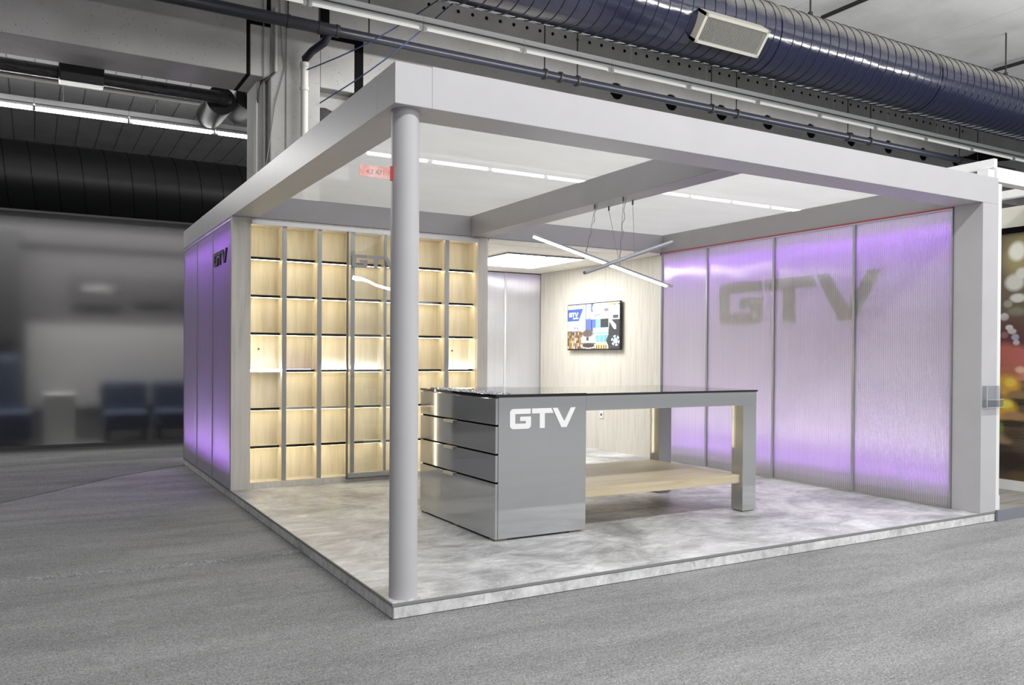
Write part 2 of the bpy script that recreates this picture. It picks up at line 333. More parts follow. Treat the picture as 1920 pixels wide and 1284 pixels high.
def box(name, mat, parent, x0, x1, y0, y1, z0, z1, bevel=0.0): return MB().box(x0, x1, y0, y1, z0, z1).build(name, mat, parent, bevel)
def tag(o, label=None, cat=None, group=None, kind=None):
    for k, v in (('label', label), ('category', cat), ('group', group), ('kind', kind)):
        if v: o[k] = v
    return o
def thing(name, label, cat, loc, group=None):
    o = bpy.data.objects.new(name, None); COL.objects.link(o); o.location = loc; o.empty_display_size = 0.1
    ORIG[o.name] = Vector(loc); return tag(o, label, cat, group)
def dup(root, loc, label=None):
    r = root.copy(); COL.objects.link(r); r.location = loc
    if label: r['label'] = label
    for c in list(root.children):
        k = c.copy(); COL.objects.link(k); k.parent = r
        for g in list(c.children):
            q = g.copy(); COL.objects.link(q); q.parent = k
    return r
def words(name, txt, size, mat, M4, parent, depth=0.001, align='LEFT'):
    c = bpy.data.curves.new(name, 'FONT'); c.body = txt; c.size = size; c.extrude = depth; c.align_x = align
    t = bpy.data.objects.new('tmp_text', c); me = bpy.data.meshes.new_from_object(t); bpy.data.objects.remove(t)
    o3 = org(parent)
    me.transform(Matrix.Translation(-o3) @ M4)
    me.materials.clear(); me.materials.append(M[mat])
    o = bpy.data.objects.new(name, me); COL.objects.link(o)
    if parent: o.parent = parent
    ORIG[o.name] = o3
    return o
# the three-letter sign, letter height 1, total width 3.21
def rc(cx, cy, r, a0, a1, n=5): return [(cx+r*cos(math.radians(a0+(a1-a0)*i/n)), cy+r*sin(math.radians(a0+(a1-a0)*i/n))) for i in range(n+1)]
LG = rc(0.18, 0.82, 0.18, 180, 90)+[(0.98, 1.0), (0.98, 0.745), (0.25, 0.745), (0.25, 0.265), (0.75, 0.265), (0.75, 0.39), (0.48, 0.39), (0.48, 0.61), (1.0, 0.61)]+rc(0.82, 0.18, 0.18, 0, -90)+rc(0.18, 0.18, 0.18, 270, 180)
LT = [(1.045, 1.0), (1.99, 1.0), (2.10, 0.745), (1.67, 0.745), (1.67, 0.0), (1.42, 0.0), (1.42, 0.745), (1.045, 0.745)]
LV = [(2.05, 1.0), (2.30, 1.0), (2.64, 0.30), (2.97, 1.0), (3.21, 1.0), (2.76, 0.0), (2.49, 0.0)]
def sign(parent, mat, axis, plane, thick, u0, u1, z0, z1, skip=()):
    for i, pl in enumerate((LG, LT, LV)):
        if i in skip: continue
        P = [(u0+(u1-u0)*p[0]/3.21, z0+(z1-z0)*p[1]) for p in pl]
        MB().prism(P, axis, plane, plane+thick).build('letter', mat, parent)

# ------------------------------------------------------------------ the hall: floor, ceiling, walls, beams, column
fl = box('floor', 'carpet', None, -14, 24, -16, 24, -0.05, 0); tag(fl, 'grey needle-felt carpet of the hall floor', 'floor', kind='structure')
pts = []
for i in range(40):
    x = -6.0+i*0.158; pts.append((x, 1.66+0.035*sin(i*0.5)-0.004*(i-20), -0.012))
MB().tube(pts, [0.034+0.005*sin(i*1.3) for i in range(40)], 10).build('carpet_fold', 'carpet', fl)
fp = [(-14, 3.2), (-3.2, 3.9), (-1.75, 4.5), (-1.15, 5.25), (-0.75, 5.75), (-0.3, 6.15), (0.0, 6.34), (0.0, 6.5), (5.0, 6.5), (5.0, 8.93), (-14, 8.93)]
MB().prism(fp, 'z', 0.0005, 0.005).build('dark_carpet', 'carpet_dark', fl)['label'] = 'darker grey carpet at the back left'
ce = box('ceiling', 'concrete_ceiling', None, -14, 24, -2.5, 24, 6.23, 6.4); tag(ce, 'grey concrete slab ceiling of the hall', 'ceiling', kind='structure')
x = -14.0
while x < 24:      # front bay slabs between shadow joints
    box('slab', 'concrete_ceiling', ce, x+0.006, x+2.72-0.006, -2.5, 6.75, 6.2, 6.23); x += 2.72
x = -6.03
while x < 6.0:     # narrow slabs of the bay behind the beam
    box('slab', 'concrete_ceiling', ce, x+0.012, x+0.412-0.012, 7.5, 24, 6.2, 6.23); x += 0.412
wb = box('wall_back', 'hall_wall_dark', None, -14, 24, 20, 20.2, 0, 6.2); tag(wb, 'dark far wall of the hall', 'wall', kind='structure')
wl = box('wall_left', 'hall_wall_dark', None, -9.2, -9, -16, 20, 0, 6.2); tag(wl, 'dark side wall of the hall', 'wall', kind='structure')

# precast beam on the left of the column
bl = MB().box(-14, 0.756, 6.75, 7.5, 4.73, 5.42).box(-14, 1.0, 6.75, 7.5, 5.42, 6.2).build('beam', 'concrete', None, 0.01)
tag(bl, 'speckled grey precast concrete beam running left of the column', 'beam', kind='structure')
# precast beam on the right: round holes cut through
def holed_beam():
    mb = MB(); z0, z1, zc, r = 4.73, 6.2, 5.455, 0.128
    holes = [6.43+1.115*i for i in range(9)]
    y0, y1 = 6.75, 7.5
    x = 2.26
    n = 20
    for hx in holes:
        a, b_ = hx-0.2, hx+0.2
        mb.add([(x, y0, z0), (a, y0, z0), (a, y0, z1), (x, y0, z1)], [(0, 1, 2, 3)])
        # square annulus around the hole
        sq = []
        for k in range(n):
            t = 2*pi*(k+0.5)/n; c, s = cos(t), sin(t); q = max(abs(c), abs(s))
            sq.append((hx+0.2*c/q, y0, zc+0.2*s/q))
        ci = [(hx+r*cos(2*pi*(k+0.5)/n)*(1+0.08*random.random()), y0, zc+r*sin(2*pi*(k+0.5)/n)*(1+0.08*random.random())) for k in range(n)]
        cb = [(p[0], y1, p[2]) for p in ci]
        mb.add(sq+ci, [(k, (k+1) % n, n+(k+1) % n, n+k) for k in range(n)])
        mb.add(ci+cb, [(k, (k+1) % n, n+(k+1) % n, n+k) for k in range(n)])
        lo, hi = zc-0.2, zc+0.2
        mb.add([(a, y0, z0), (b_, y0, z0), (b_, y0, lo), (a, y0, lo)], [(0, 1, 2, 3)])
        mb.add([(a, y0, hi), (b_, y0, hi), (b_, y0, z1), (a, y0, z1)], [(0, 1, 2, 3)])
        # fill corners left between octagonal sampling and square
        for sx_ in (-1, 1):
            for sz in (-1, 1):
                c0 = (hx+sx_*0.2, y0, zc+sz*0.2)
                near = sorted(sq, key=lambda p: (p[0]-c0[0])**2+(p[2]-c0[2])**2)[:2]
                mb.add([c0, near[0], near[1]], [(0, 1, 2)])
        x = b_
    mb.add([(x, y0, z0), (22, y0, z0), (22, y0, z1), (x, y0, z1)], [(0, 1, 2, 3)])
    mb.add([(2.26, y0, z0), (22, y0, z0), (22, y1, z0), (2.26, y1, z0)], [(0, 1, 2, 3)])
    mb.add([(2.26, y0, z0), (2.26, y1, z0), (2.26, y1, z1), (2.26, y0, z1)], [(0, 1, 2, 3)])
    mb.add([(2.26, y1, z0), (22, y1, z0), (22, y1, z1), (2.26, y1, z1)], [(0, 1, 2, 3)])
    mb.box(1.80, 2.26, y0, y1, 5.42, z1)
    return mb
br = holed_beam().build('beam', 'concrete'); tag(br, 'grey precast concrete beam with a row of round holes above the canopy', 'beam', kind='structure')
for i in range(56):
    cx = 3.2+i*0.225
    MB().prism([(cx+0.026*cos(k*pi/4), 6.11+0.026*sin(k*pi/4)) for k in range(8)], 'y', 6.746, 6.7505).build('anchor_hole', 'gap_black', br)
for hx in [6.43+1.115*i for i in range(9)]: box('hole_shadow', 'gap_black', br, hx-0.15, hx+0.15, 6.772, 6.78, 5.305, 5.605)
op = [(15.35, 5.50), (15.5, 5.56), (15.75, 5.60), (16.05, 5.715), (16.5, 5.80), (17.05, 5.88), (17.55, 5.84), (17.3, 5.70), (16.45, 5.56), (15.7, 5.48)]
MB().prism(op, 'y', 6.735, 6.751).build('broken_opening', 'gap_black', br)
co = MB().box(1.05, 1.68, 6.75, 7.5, 0, 6.2).box(0.80, 1.05, 6.75, 7.5, 4.73, 5.36).box(1.68, 2.14, 6.75, 7.5, 4.72, 5.36).box(0.925, 1.05, 6.95, 7.5, 0, 4.73).build('column', 'concrete_column', None, 0.012)
tag(co, 'pale concrete column with corbels rising behind the canopy', 'column', kind='structure')
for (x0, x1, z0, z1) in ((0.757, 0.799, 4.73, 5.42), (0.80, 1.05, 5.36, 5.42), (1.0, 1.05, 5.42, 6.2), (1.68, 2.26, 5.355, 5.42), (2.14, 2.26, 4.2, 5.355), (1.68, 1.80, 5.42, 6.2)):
    box('joint_gap_shade', 'gap_black', co, x0, x1, 6.757, 7.5, z0, z1)  # black blocks put the dark of the deep gaps into colour
box('ledge_wall', 'concrete_column', co, 1.68, 2.14, 6.95, 7.5, 3.6, 4.72)
MB().prism([(1.683, 4.50), (1.80, 4.51), (1.95, 4.46), (2.10, 4.47), (2.14, 4.3), (2.14, 3.8), (1.683, 3.8)], 'y', 6.90, 6.955).build('foam_lump', 'insulation', co)
# services on the column
t = thing('soil_pipe', 'white drain pipe with black top running down the concrete column', 'pipe', (1.44, 6.62, 0))
MB().tube([(1.44, 6.62, 2.9), (1.44, 6.62, 4.93)], 0.047, 16).build('lower_pipe', 'pipe_white', t)
for z in (4.60, 4.90): MB().tube([(1.44, 6.62, z), (1.44, 6.62, z+0.05)], 0.056, 16).build('pipe_socket', 'pipe_white', t)
MB().tube([(1.44, 6.62, 4.93), (1.44, 6.60, 4.99), (1.50, 6.5, 5.07), (1.60, 6.33, 5.14), (1.64, 6.25, 5.235)], [0.05, 0.05, 0.048, 0.05, 0.05], 14).build('upper_bend', 'pipe_black', t)
t = thing('cable_conduit', 'grey cable conduit clipped to the left of the concrete column', 'conduit', (1.1, 6.7, 0))
MB().tube([(1.10, 6.71, 4.80), (1.10, 6.71, 5.6)], 0.022, 10).build('upper_tube', 'conduit', t)
MB().tube([(1.09, 6.71, 4.79), (1.02, 6.72, 4.72), (0.93, 6.72, 4.66), (0.90, 6.74, 4.55), (0.90, 6.76, 4.40)], 0.014, 8).build('flexible_hose', 'rod_black', t)
MB().tube([(0.905, 6.88, 2.8), (0.905, 6.88, 4.45)], 0.022, 10).build('lower_tube', 'conduit', t)
for i, (xa, xb) in enumerate(((0.955, 0.975), (1.24, 1.245))):
    c_ = MB().tube([(xa, 6.735, 6.1), (xb, 6.735, 2.8)], 0.006, 6).build('thin_cable', 'cable_grey')
    tag(c_, ['thin grey cable hanging down the left edge of the concrete column', 'thin grey cable hanging down the middle of the concrete column'][i], 'cable')
c_ = MB().tube([(1.13, 6.73, 6.1), (1.19, 6.73, 5.1), (1.23, 6.73, 4.9), (1.10, 6.73, 4.4), (0.99, 6.73, 3.6)], 0.006, 6).build('thin_cable', 'cable_grey')
tag(c_, 'slack grey cable bowing across the face of the concrete column', 'cable')
for i, (a, b_) in enumerate((((1.461, 6.57, 4.853), (2.742, 5.45, 5.594)), ((1.66, 6.7, 4.50), (2.943, 5.45, 5.605)))):
    P = [Vector(a).lerp(Vector(b_), k/8)-Vector((0, 0, 0.07*sin(pi*k/8))) for k in range(9)]
    c_ = MB().tube(P, 0.008, 6).build('blue_cable', 'cable_blue')
    tag(c_, ['upper of the two dark blue cables strung from the column to the light row', 'lower of the two dark blue cables strung from the column to the light row'][i], 'cable')

# ------------------------------------------------------------------ sprinkler pipe
t = thing('sprinkler_pipe', 'long dark pipe hung on rods in front of the concrete beam', 'pipe', (0, 6.2, 5.2))
MB().tube([(-6, 6.2, 5.262), (1.75, 6.2, 5.262)], 0.072, 16).tube([(1.7, 6.2, 5.262), (16.5, 6.2, 5.262)], 0.058, 16).build('pipe_run', 'pipe_black', t)
for xx in (1.12, 1.5, 1.72, 4.74, 5.0, 5.30, 7.9, 8.45, 11.2, 11.8, 14.6):
    MB().tube([(xx-0.018, 6.2, 5.262), (xx+0.018, 6.2, 5.262)], 0.080, 14).build('pipe_clamp', 'rod_black', t)
for xx in (1.12, 1.5, 2.135, 4.74, 5.30, 7.9, 8.45, 11.2, 11.83, 14.58, 15.2):
    MB().tube([(xx, 6.2, 5.31), (xx, 6.2, 6.2)], 0.010, 6).build('hanger_rod', 'rod_black', t)

# ------------------------------------------------------------------ fluorescent battens
def batten(name, lit, label, group):
    r = thing(name, label, 'light', (0, 0, 0), group)
    w_ = 1.166 if lit else 1.392
    MB().box(0, w_-0.004, -0.035, 0.035, 0.055, 0.13).build('housing', 'batten_white', r)
    MB().prism([(-0.030, 0.054), (0.030, 0.054), (0.052, 0.012), (0.046, 0.012), (0.026, 0.048), (-0.026, 0.048), (-0.046, 0.012), (-0.052, 0.012)], 'x', 0.01, w_-0.012).build('reflector', 'batten_white', r)
    box('slot', 'batten_shade', r, 0.002, w_-0.006, -0.055, 0.055, 0.052, 0.0575)
    MB().tube([(0.05, 0, -0.004), (w_-0.05, 0, -0.004)], 0.019 if not lit else 0.028, 12).build('tube', 'tube_lit' if lit else 'tube_dim', r)
    for xx in (0.01, w_-0.05): box('lamp_holder', 'batten_white', r, xx, xx+0.04, -0.016, 0.016, -0.03, 0.055)
    MB().tube([(0.35, 0, 0.13), (0.35, 0, 1.0)], 0.004, 5).build('chain', 'cable_steel', r)
    return r
b0 = batten('fluorescent_batten', False, 'white fluorescent batten with bare tube in the long row above the canopy', 'fluorescent battens in a row above the canopy')
ORD = ['first', 'second', 'third', 'fourth', 'fifth', 'sixth', 'seventh', 'eighth', 'ninth', 'tenth', 'eleventh', 'twelfth']
for i in range(12):
    loc = (-0.27+1.392*i, 5.4, 5.19); lb = 'white fluorescent batten with bare tube, %s from the left in the row above the canopy' % ORD[i]
    if i == 0: b0.location = loc; b0['label'] = lb
    else: dup(b0, loc, lb)
b1 = batten('fluorescent_batten', True, 'lit white fluorescent batten in the row behind the concrete beam', 'lit fluorescent battens in a row behind the beam')
for i in range(1, 15):
    loc = (-3.84+1.1665*i, 9.2, 4.585)
    lb = 'lit fluorescent batten behind the beam, %s from the left before the concrete column' % ORD[i-1] if i < 5 else 'lit fluorescent batten glimpsed through the canopy fabric, %s in line from the left' % ORD[i-5]
    if i == 1: b1.location = loc; b1['label'] = lb
    else: dup(b1, loc, lb)

# ------------------------------------------------------------------ big spiral duct
DY, DZ, DR = 3.4, 5.09, 0.41
t = thing('air_duct', 'large navy spiral air duct hanging above the canopy', 'duct', (0, DY, DZ))
MB().tube([(0.5+0.5*i, DY, DZ) for i in range(38)], DR, 48).build('duct_body', 'duct_navy', t)
hel = []; pitch = 0.155; N = 40
for i in range(int(18.5/pitch*N)):
    a = 2*pi*i/N; hel.append((0.5+pitch*i/N, DY+(DR+0.003)*cos(-a), DZ+(DR+0.003)*sin(-a)))
MB().tube(hel, 0.0055, 4).build('spiral_seam', 'duct_seam', t)
for xx in (9.0, 5.95):
    MB().tube([(xx, DY, DZ), (xx+0.05, DY, DZ)], DR+0.012, 48).build('joint_band', 'duct_navy', t)
for xx in (6.9, 11.2):
    MB().tube([(xx, DY, DZ+DR-0.01), (xx, DY, 6.2)], 0.012, 6).tube([(xx, DY, DZ+DR), (xx, DY, DZ+DR+0.1)], 0.03, 8).build('hanger_rod', 'rod_black', t)
# grille on the duct's flank
gt, gb = Vector((0, 2.87, 4.935)), Vector((0, 3.07, 4.69)); gd = (gb-gt); gn = Vector((0, -gd.z, gd.y)).normalized()
if gn.y > 0: gn = -gn
gx0, gx1 = 4.68, 5.64
def GP(x, s, h): p = gt+gd*s+gn*h; return (x, p.y, p.z)
def gbox(mb, xa, xb, sa, sb, ha, hb):
    v = [GP(x, s, h) for h in (ha, hb) for s in (sa, sb) for x in (xa, xb)]
    mb.add(v, [(0, 2, 3, 1), (4, 5, 7, 6), (0, 1, 5, 4), (2, 6, 7, 3), (0, 4, 6, 2), (1, 3, 7, 5)])
mb = MB(); gbox(mb, gx0, gx1, 0, 0.10, -0.16, 0); gbox(mb, gx0, gx1, 0.90, 1, -0.16, 0); gbox(mb, gx0, gx0+0.035, 0, 1, -0.16, 0); gbox(mb, gx1-0.035, gx1, 0, 1, -0.16, 0)
gr = mb.build('grille', 'grille_cream', t)
mb = MB(); gbox(mb, gx0+0.03, gx1-0.03, 0.08, 0.92, -0.15, -0.05); mb.build('grille_back', 'gap_black', gr)
for i in range(44):
    mb = MB(); xx = gx0+0.045+i*0.0200; gbox(mb, xx, xx+0.0065, 0.09, 0.91, -0.016, -0.008); mb.build('slat', 'grille_slat', gr)
for i, (xx, ya) in enumerate(((8.2, -2.4), (12.45, -2.4))):
    c_ = MB().tube([(xx, ya, 6.12), (xx, 4.3, 6.12)], 0.03, 10).build('cable_tray', 'rod_black')
    tag(c_, ['black conduit under the ceiling behind the middle of the air duct', 'black conduit under the ceiling behind the right end of the air duct'][i], 'conduit')

# ------------------------------------------------------------------ dim services behind the left beam
t = thing('insulated_pipe', 'black lagged pipe running under the left concrete beam', 'pipe', (0, 8.0, 4.77))
MB().tube([(-7, 8.0, 4.76), (0.62, 8.0, 4.76), (0.74, 8.05, 4.78), (0.80, 8.2, 4.80)], 0.082, 14).build('lagging', 'insulation', t)
MB().box(-1.245, -0.74, 7.86, 8.1, 4.64, 4.90).build('coupling_cover', 'silencer', t, 0.02)
for i, (xx, zz) in enumerate(((0.74, 4.80), (1.14, 4.92))):
    t = thing('duct_silencer', ['left of the two black cylindrical silencers beside the concrete column', 'right of the two black cylindrical silencers, half behind the column'][i], 'silencer', (xx, 8.6, zz))
    MB().tube([(xx, 8.32, zz), (xx, 9.1, zz)], 0.19, 24).build('shell', 'silencer', t)
    MB().tube([(xx, 8.26, zz), (xx, 8.32, zz)], 0.197, 24).build('end_ring', 'black_matte', t)
    for yy in (8.5, 8.95): MB().tube([(xx, yy, zz+0.16), (xx, yy, 6.2)], 0.008, 6).build('hanger_rod', 'rod_black', t)
    MB().tube([(xx, 8.0+0.1*i, zz), (xx, 8.3, zz)], 0.085, 14).build('stub_pipe', 'insulation', t)
c_ = MB().tube([(-7, 13.2, 6.1), (9, 13.2, 6.1)], 0.03, 8).build('ceiling_conduit', 'conduit'); tag(c_, 'thin pale conduit crossing the dim ceiling behind the beam', 'conduit')
t = thing('dark_duct', 'big dark round duct in the dim hall behind the lit tubes', 'duct', (0, 14.4, 4.6))
MB().tube([(-8.9+0.8*i, 14.4, 4.6) for i in range(30)], 0.66, 40).build('duct_body', 'silencer', t)
hel = []
for i in range(int(18/0.42*24)):
    a = 2*pi*i/24; hel.append((-8.9+0.42*i/24, 14.4+0.663*cos(a), 4.6+0.663*sin(a)))
MB().tube(hel, 0.006, 4).build('spiral_seam', 'gap_black', t)
hb = box('ceiling_joist', 'silencer', None, 0, 1, 0, 1, 0, 1); bpy.data.objects.remove(hb)

# ------------------------------------------------------------------ dim stand at the back left, behind an added frosted sheet that blurs it
fs = thing('added_blur_sheet', 'added frosted sheet that blurs the dim stand at the back left', 'screen', (-1, 8.95, 0))
box('sheet', 'frosted', fs, -7.5, 3.4, 8.95, 8.96, 0.05, 3.14)
box('bottom_rail', 'stand_mid', fs, -7.5, 3.4, 8.94, 8.97, 0.0, 0.05)
box('top_rail', 'stand_mid', fs, -7.5, 3.4, 8.94, 8.97, 3.14, 3.17)
t = thing('stand_back_wall', 'blurred grey back wall of the dim stand behind the added blur sheet', 'wall panel', (-1, 9.9, 0))
box('wall_sheet', 'stand_grey', t, -7.5, 3.4, 10.0, 10.1, 0, 3.1)
box('fascia_strip', 'stand_mid', t, -1.8, 3.4, 9.9, 10.0, 2.85, 3.05)
box('dark_bay', 'stand_dark', t, -3.0, -1.68, 9.7, 10.0, 1.45, 3.0)
box('light_band', 'stand_light', t, -1.6, 3.4, 9.96, 10.0, 0.5, 1.7)
for (x0, x1, z0, z1) in ((-1.0, -0.35, 2.0, 2.45), (-0.2, 0.35, 2.05, 2.42), (0.45, 0.95, 2.02, 2.42)):
    MB().box(x0, x1, 9.93, 10.0, z0, z1).build('sign_block', 'stand_mid', t)
box('sign_slot', 'stand_light', t, -0.9, -0.5, 9.9, 9.929, 2.2, 2.26)
p = box('white_plinth', 'plinth_white', None, -1.385, -1.0, 9.36, 9.70, 0.0, 0.70, 0.01); tag(p, 'blurred white plinth standing in the dim stand at the back left', 'plinth')
def armchair(x, label):
    t = thing('tub_chair', label, 'chair', (x, 9.45, 0), 'blurred chairs behind the added blur sheet')
    MB().box(x-0.30, x+0.30, 9.2, 9.75, 0.18, 0.46).build('seat', 'stand_blue', t, 0.06)
    MB().box(x-0.32, x+0.32, 9.62, 9.78, 0.35, 0.88).build('backrest', 'stand_blue', t, 0.06)
    for dx in (-0.24, 0.24):
        for yy in (9.25, 9.7): MB().tube([(x+dx, yy, 0), (x+dx, yy, 0.2)], 0.02, 8).build('leg', 'stand_dark', t)
armchair(-0.35, 'blurred blue tub chair beside the white plinth'); armchair(0.33, 'blurred blue tub chair next to the stand corner')
t = thing('reception_sofa', 'blurred dark blue sofa left of the white plinth', 'sofa', (-2.1, 9.5, 0))
MB().box(-3.0, -1.50, 9.2, 9.8, 0.1, 0.5).build('seat', 'stand_blue', t, 0.06); MB().box(-3.0, -1.65, 9.62, 9.8, 0.4, 1.25).build('backrest', 'stand_blue', t, 0.08)
area('stand_fill_light', (-1.5, 9.02, 3.7), (6, 0.1), 70, (1, 0.98, 0.95))  # added lamp without fixture, brightens the stand behind the sheet

# ------------------------------------------------------------------ platform
W, D, ZP, ZF, ZT = 5.07, 6.48, 0.078, 2.496, 2.70
t = thing('display_platform', 'low raised stand floor in grey stone laminate with pale edging', 'platform', (0, 0, 0))
box('core', 'black_matte', t, 0.02, W-0.01, 0.02, D, 0.004, 0.062)
xs = [0.006, 1.755, 3.51, W]; ys = [0.006, 1.40, 2.80, 4.20, D]
for i in range(3):
    for j in range(4):
        box('floor_panel', 'stone_floor', t, xs[i]+0.0015, xs[i+1]-0.0015, ys[j]+0.0015, ys[j+1]-0.0015, 0.062, ZP)
box('edge_trim', 'stone_lip', t, 0, W, 0, 0.006, 0.064, ZP); box('edge_trim', 'stone_lip', t, 0, 0.006, 0.006, D, 0.064, ZP)
kx = [0.006, 1.9, 3.9, W]
for i in range(3): box('kick_board', 'stone_kick', t, kx[i]+0.001, kx[i+1]-0.001, 0.003, 0.02, 0.004, 0.0605)
ky = [0.003, 2.2, 4.4, D]
for i in range(3): box('kick_board', 'stone_kick', t, 0.003, 0.02, ky[i]+(0.018 if i == 0 else 0.001), ky[i+1]-0.001, 0.004, 0.0605)
box('corner_trim', 'stone_lip', t, 0.0015, 0.009, 0.001, 0.004, 0.004, 0.0605)

# ------------------------------------------------------------------ canopy frame
XI = 4.866
t = thing('canopy_frame', 'pale lilac-grey portal frame carrying the stand canopy', 'canopy', (2.5, 3, 0))
box('front_beam', 'canopy_paint', t, 0.196, W, 0, 0.25, ZF, ZT+0.004, 0.002)
box('corner_cap', 'canopy_paint', t, 0, 0.1955, 0, 0.25, ZF, ZT-0.003, 0.002)
box('left_beam', 'canopy_paint', t, 0, 0.22, 0.2505, D+0.02, ZF, ZT-0.002, 0.002)
box('right_beam', 'canopy_paint_shaded', t, XI, W, 0.2505, D, ZF, ZT-0.002, 0.002)
box('rear_beam', 'canopy_paint_shaded', t, 0.2205, XI-0.0005, 3.785, 3.985, ZF, ZT-0.002, 0.002)
box('middle_beam', 'canopy_paint_shaded', t, 2.35, 2.55, 0.2505, 3.7845, ZF, ZT-0.002, 0.002)
box('end_beam', 'canopy_paint_shaded', t, 0.2205, XI-0.0005, D-0.2, D, ZF, ZT-0.002, 0.002)
box('pillar', 'canopy_paint', t, XI, W, 0, 0.235, ZP, ZF-0.0005, 0.002)
c_ = MB().tube([(0.098, 0.105, ZP), (0.098, 0.105, ZF-0.001)], 0.0705, 48).build('round_post', 'canopy_paint'); tag(c_, 'round pale grey post at the open front corner of the stand', 'post')
# stretched fabric
def fabric(x0, x1, label):
    mb = MB(); nx, ny = 16, 24; v = []
    for j in range(ny+1):
        for i in range(nx+1):
            a, b_ = i/nx, j/ny
            sag = -0.012*sin(pi*a)*sin(pi*b_)+0.004*sin(9*a+4*b_)*sin(pi*a)*sin(pi*b_)
            v.append((x0+(x1-x0)*a, 0.2505+(3.784-0.2505)*b_, 2.699+sag))
    f = [(j*(nx+1)+i, j*(nx+1)+i+1, (j+1)*(nx+1)+i+1, (j+1)*(nx+1)+i) for j in range(ny) for i in range(nx)]
    mb.add(v, f, True); o = mb.build('fabric_ceiling', 'voile'); tag(o, label, 'ceiling fabric', 'stretched fabric ceilings of the canopy')
fabric(0.2205, 2.3495, 'stretched white voile ceiling of the canopy bay beside the round post'); fabric(2.5505, XI-0.0005, 'stretched white voile ceiling of the canopy bay above the pendant lamps')

# ------------------------------------------------------------------ right polycarbonate wall
t = thing('polycarbonate_wall', 'tall fluted translucent wall glowing purple at top and bottom, right of the table', 'wall panel', (XI, 2, ZP))
ms = [0.237, 1.158, 2.09, 3.033, 3.783]
for i in range(4): box('panel', 'polycarb_y', t, XI+0.006, XI+0.010, ms[i]+0.012, ms[i+1]-0.012, ZP+0.012, 2.468)
for i in range(5): box('mullion', 'alu', t, XI-0.012, XI+0.012, ms[i]-0.012 if i else ms[0], ms[i]+0.012 if i < 4 else ms[4], ZP+0.006, 2.474, 0.002)
box('top_rail', 'alu', t, XI-0.012, XI+0.012, ms[0], ms[4], 2.469, 2.483, 0.001); box('bottom_rail', 'alu', t, XI-0.012, XI+0.012, ms[0], ms[4], ZP+0.001, ZP+0.012, 0.001)
box('red_tape', 'red_tape', t, XI-0.010, XI+0.010, ms[0], ms[4], 2.4835, 2.4945)
box('base_strip', 'panel_base_grey', t, XI+0.014, XI+0.03, ms[0], ms[4], ZP+0.01, 0.168)
box('back_sheet', 'cavity_sheet', t, 5.052, 5.058, ms[0], 3.80, ZP+0.01, 2.48)
sign(t, 'logo_shadow', 'x', XI+0.0125, 0.010, 2.86, 0.88, 1.615, 2.065)

# ------------------------------------------------------------------ left polycarbonate wall
t = thing('polycarbonate_wall', 'fluted translucent side wall glowing purple, outside the shelving on the left', 'wall panel', (0, 5, ZP))
ms = [3.832, 4.69, 5.57, 6.475]
for i in range(3): box('panel', 'polycarb_led_tint', t, 0.004, 0.008, ms[i]+0.012, ms[i+1]-0.012, ZP+0.014, 2.462)
for i in range(4): box('mullion', 'alu', t, 0.0, 0.02, ms[i]-0.014 if i else ms[0], ms[i]+0.014 if i < 3 else ms[3], ZP+0.004, 2.474, 0.002)
box('top_rail', 'alu', t, 0.0, 0.02, ms[0], ms[3], 2.463, 2.480, 0.001); box('bottom_rail', 'alu', t, 0, 0.02, ms[0], ms[3], ZP+0.001, ZP+0.014, 0.001)
box('base_strip', 'panel_base_grey', t, 0.012, 0.028, ms[0], ms[3], ZP+0.01, 0.20)
box('back_sheet', 'cavity_sheet', t, 0.118, 0.124, 4.02, ms[3], ZP+0.01, 2.48)
sign(t, 'black_matte', 'x', -0.016, 0.015, 4.555, 3.955, 2.108, 2.235)

# ------------------------------------------------------------------ alcove behind: translucent back wall, oak ceiling, oak side wall
t = thing('polycarbonate_wall', 'grey fluted translucent wall at the back of the alcove', 'wall panel', (3.7, 6.45, ZP))
ms = [2.56, 3.0, 3.63, 4.265, 4.862]
for i in range(4): box('panel', 'polycarb_x', t, ms[i]+0.012, ms[i+1]-0.012, 6.452, 6.456, ZP+0.012, 2.455)
for i in range(1, 4): box('mullion', 'alu_white', t, ms[i]-0.013, ms[i]+0.013, 6.44, 6.468, ZP+0.004, 2.457, 0.002)
box('bottom_rail', 'alu_white', t, ms[0], ms[4], 6.44, 6.468, ZP, ZP+0.012)
box('back_sheet', 'cavity_sheet', t, 2.56, 4.862, 6.62, 6.626, ZP+0.01, 2.455)
R_ = rc(4.30, 1.74, 0.2, 90, 0)+rc(4.30, 1.36, 0.2, 0, -90)+[(3.5, 1.16), (3.5, 1.94)]
MB().prism(R_, 'y', 6.47, 6.49).build('dark_board', 'stand_mid', t)
wr_ = box('wall_right', 'oak_pale', None, 4.850, 5.045, 3.786, 6.44, ZP, 2.466); tag(wr_, 'pale oak veneered wall behind the television', 'wall', kind='structure')
box('corner_trim', 'alu_white', wr_, 4.848, 4.866, 3.7835, 3.7855, ZP, 2.466)
MB().box(2.57, 4.849, 3.99, 6.45, 2.468, 2.492).build('alcove_ceiling', 'oak_flat'); ac = bpy.data.objects['alcove_ceiling']; tag(ac, 'pale oak ceiling board over the alcove', 'ceiling panel')
box('alcove_lintel', 'oak_flat', None, 2.57, 4.849, 3.80, 3.988, 2.470, 2.4945); tag(bpy.data.objects['alcove_lintel'], 'pale oak strip under the rear beam at the alcove front', 'trim')
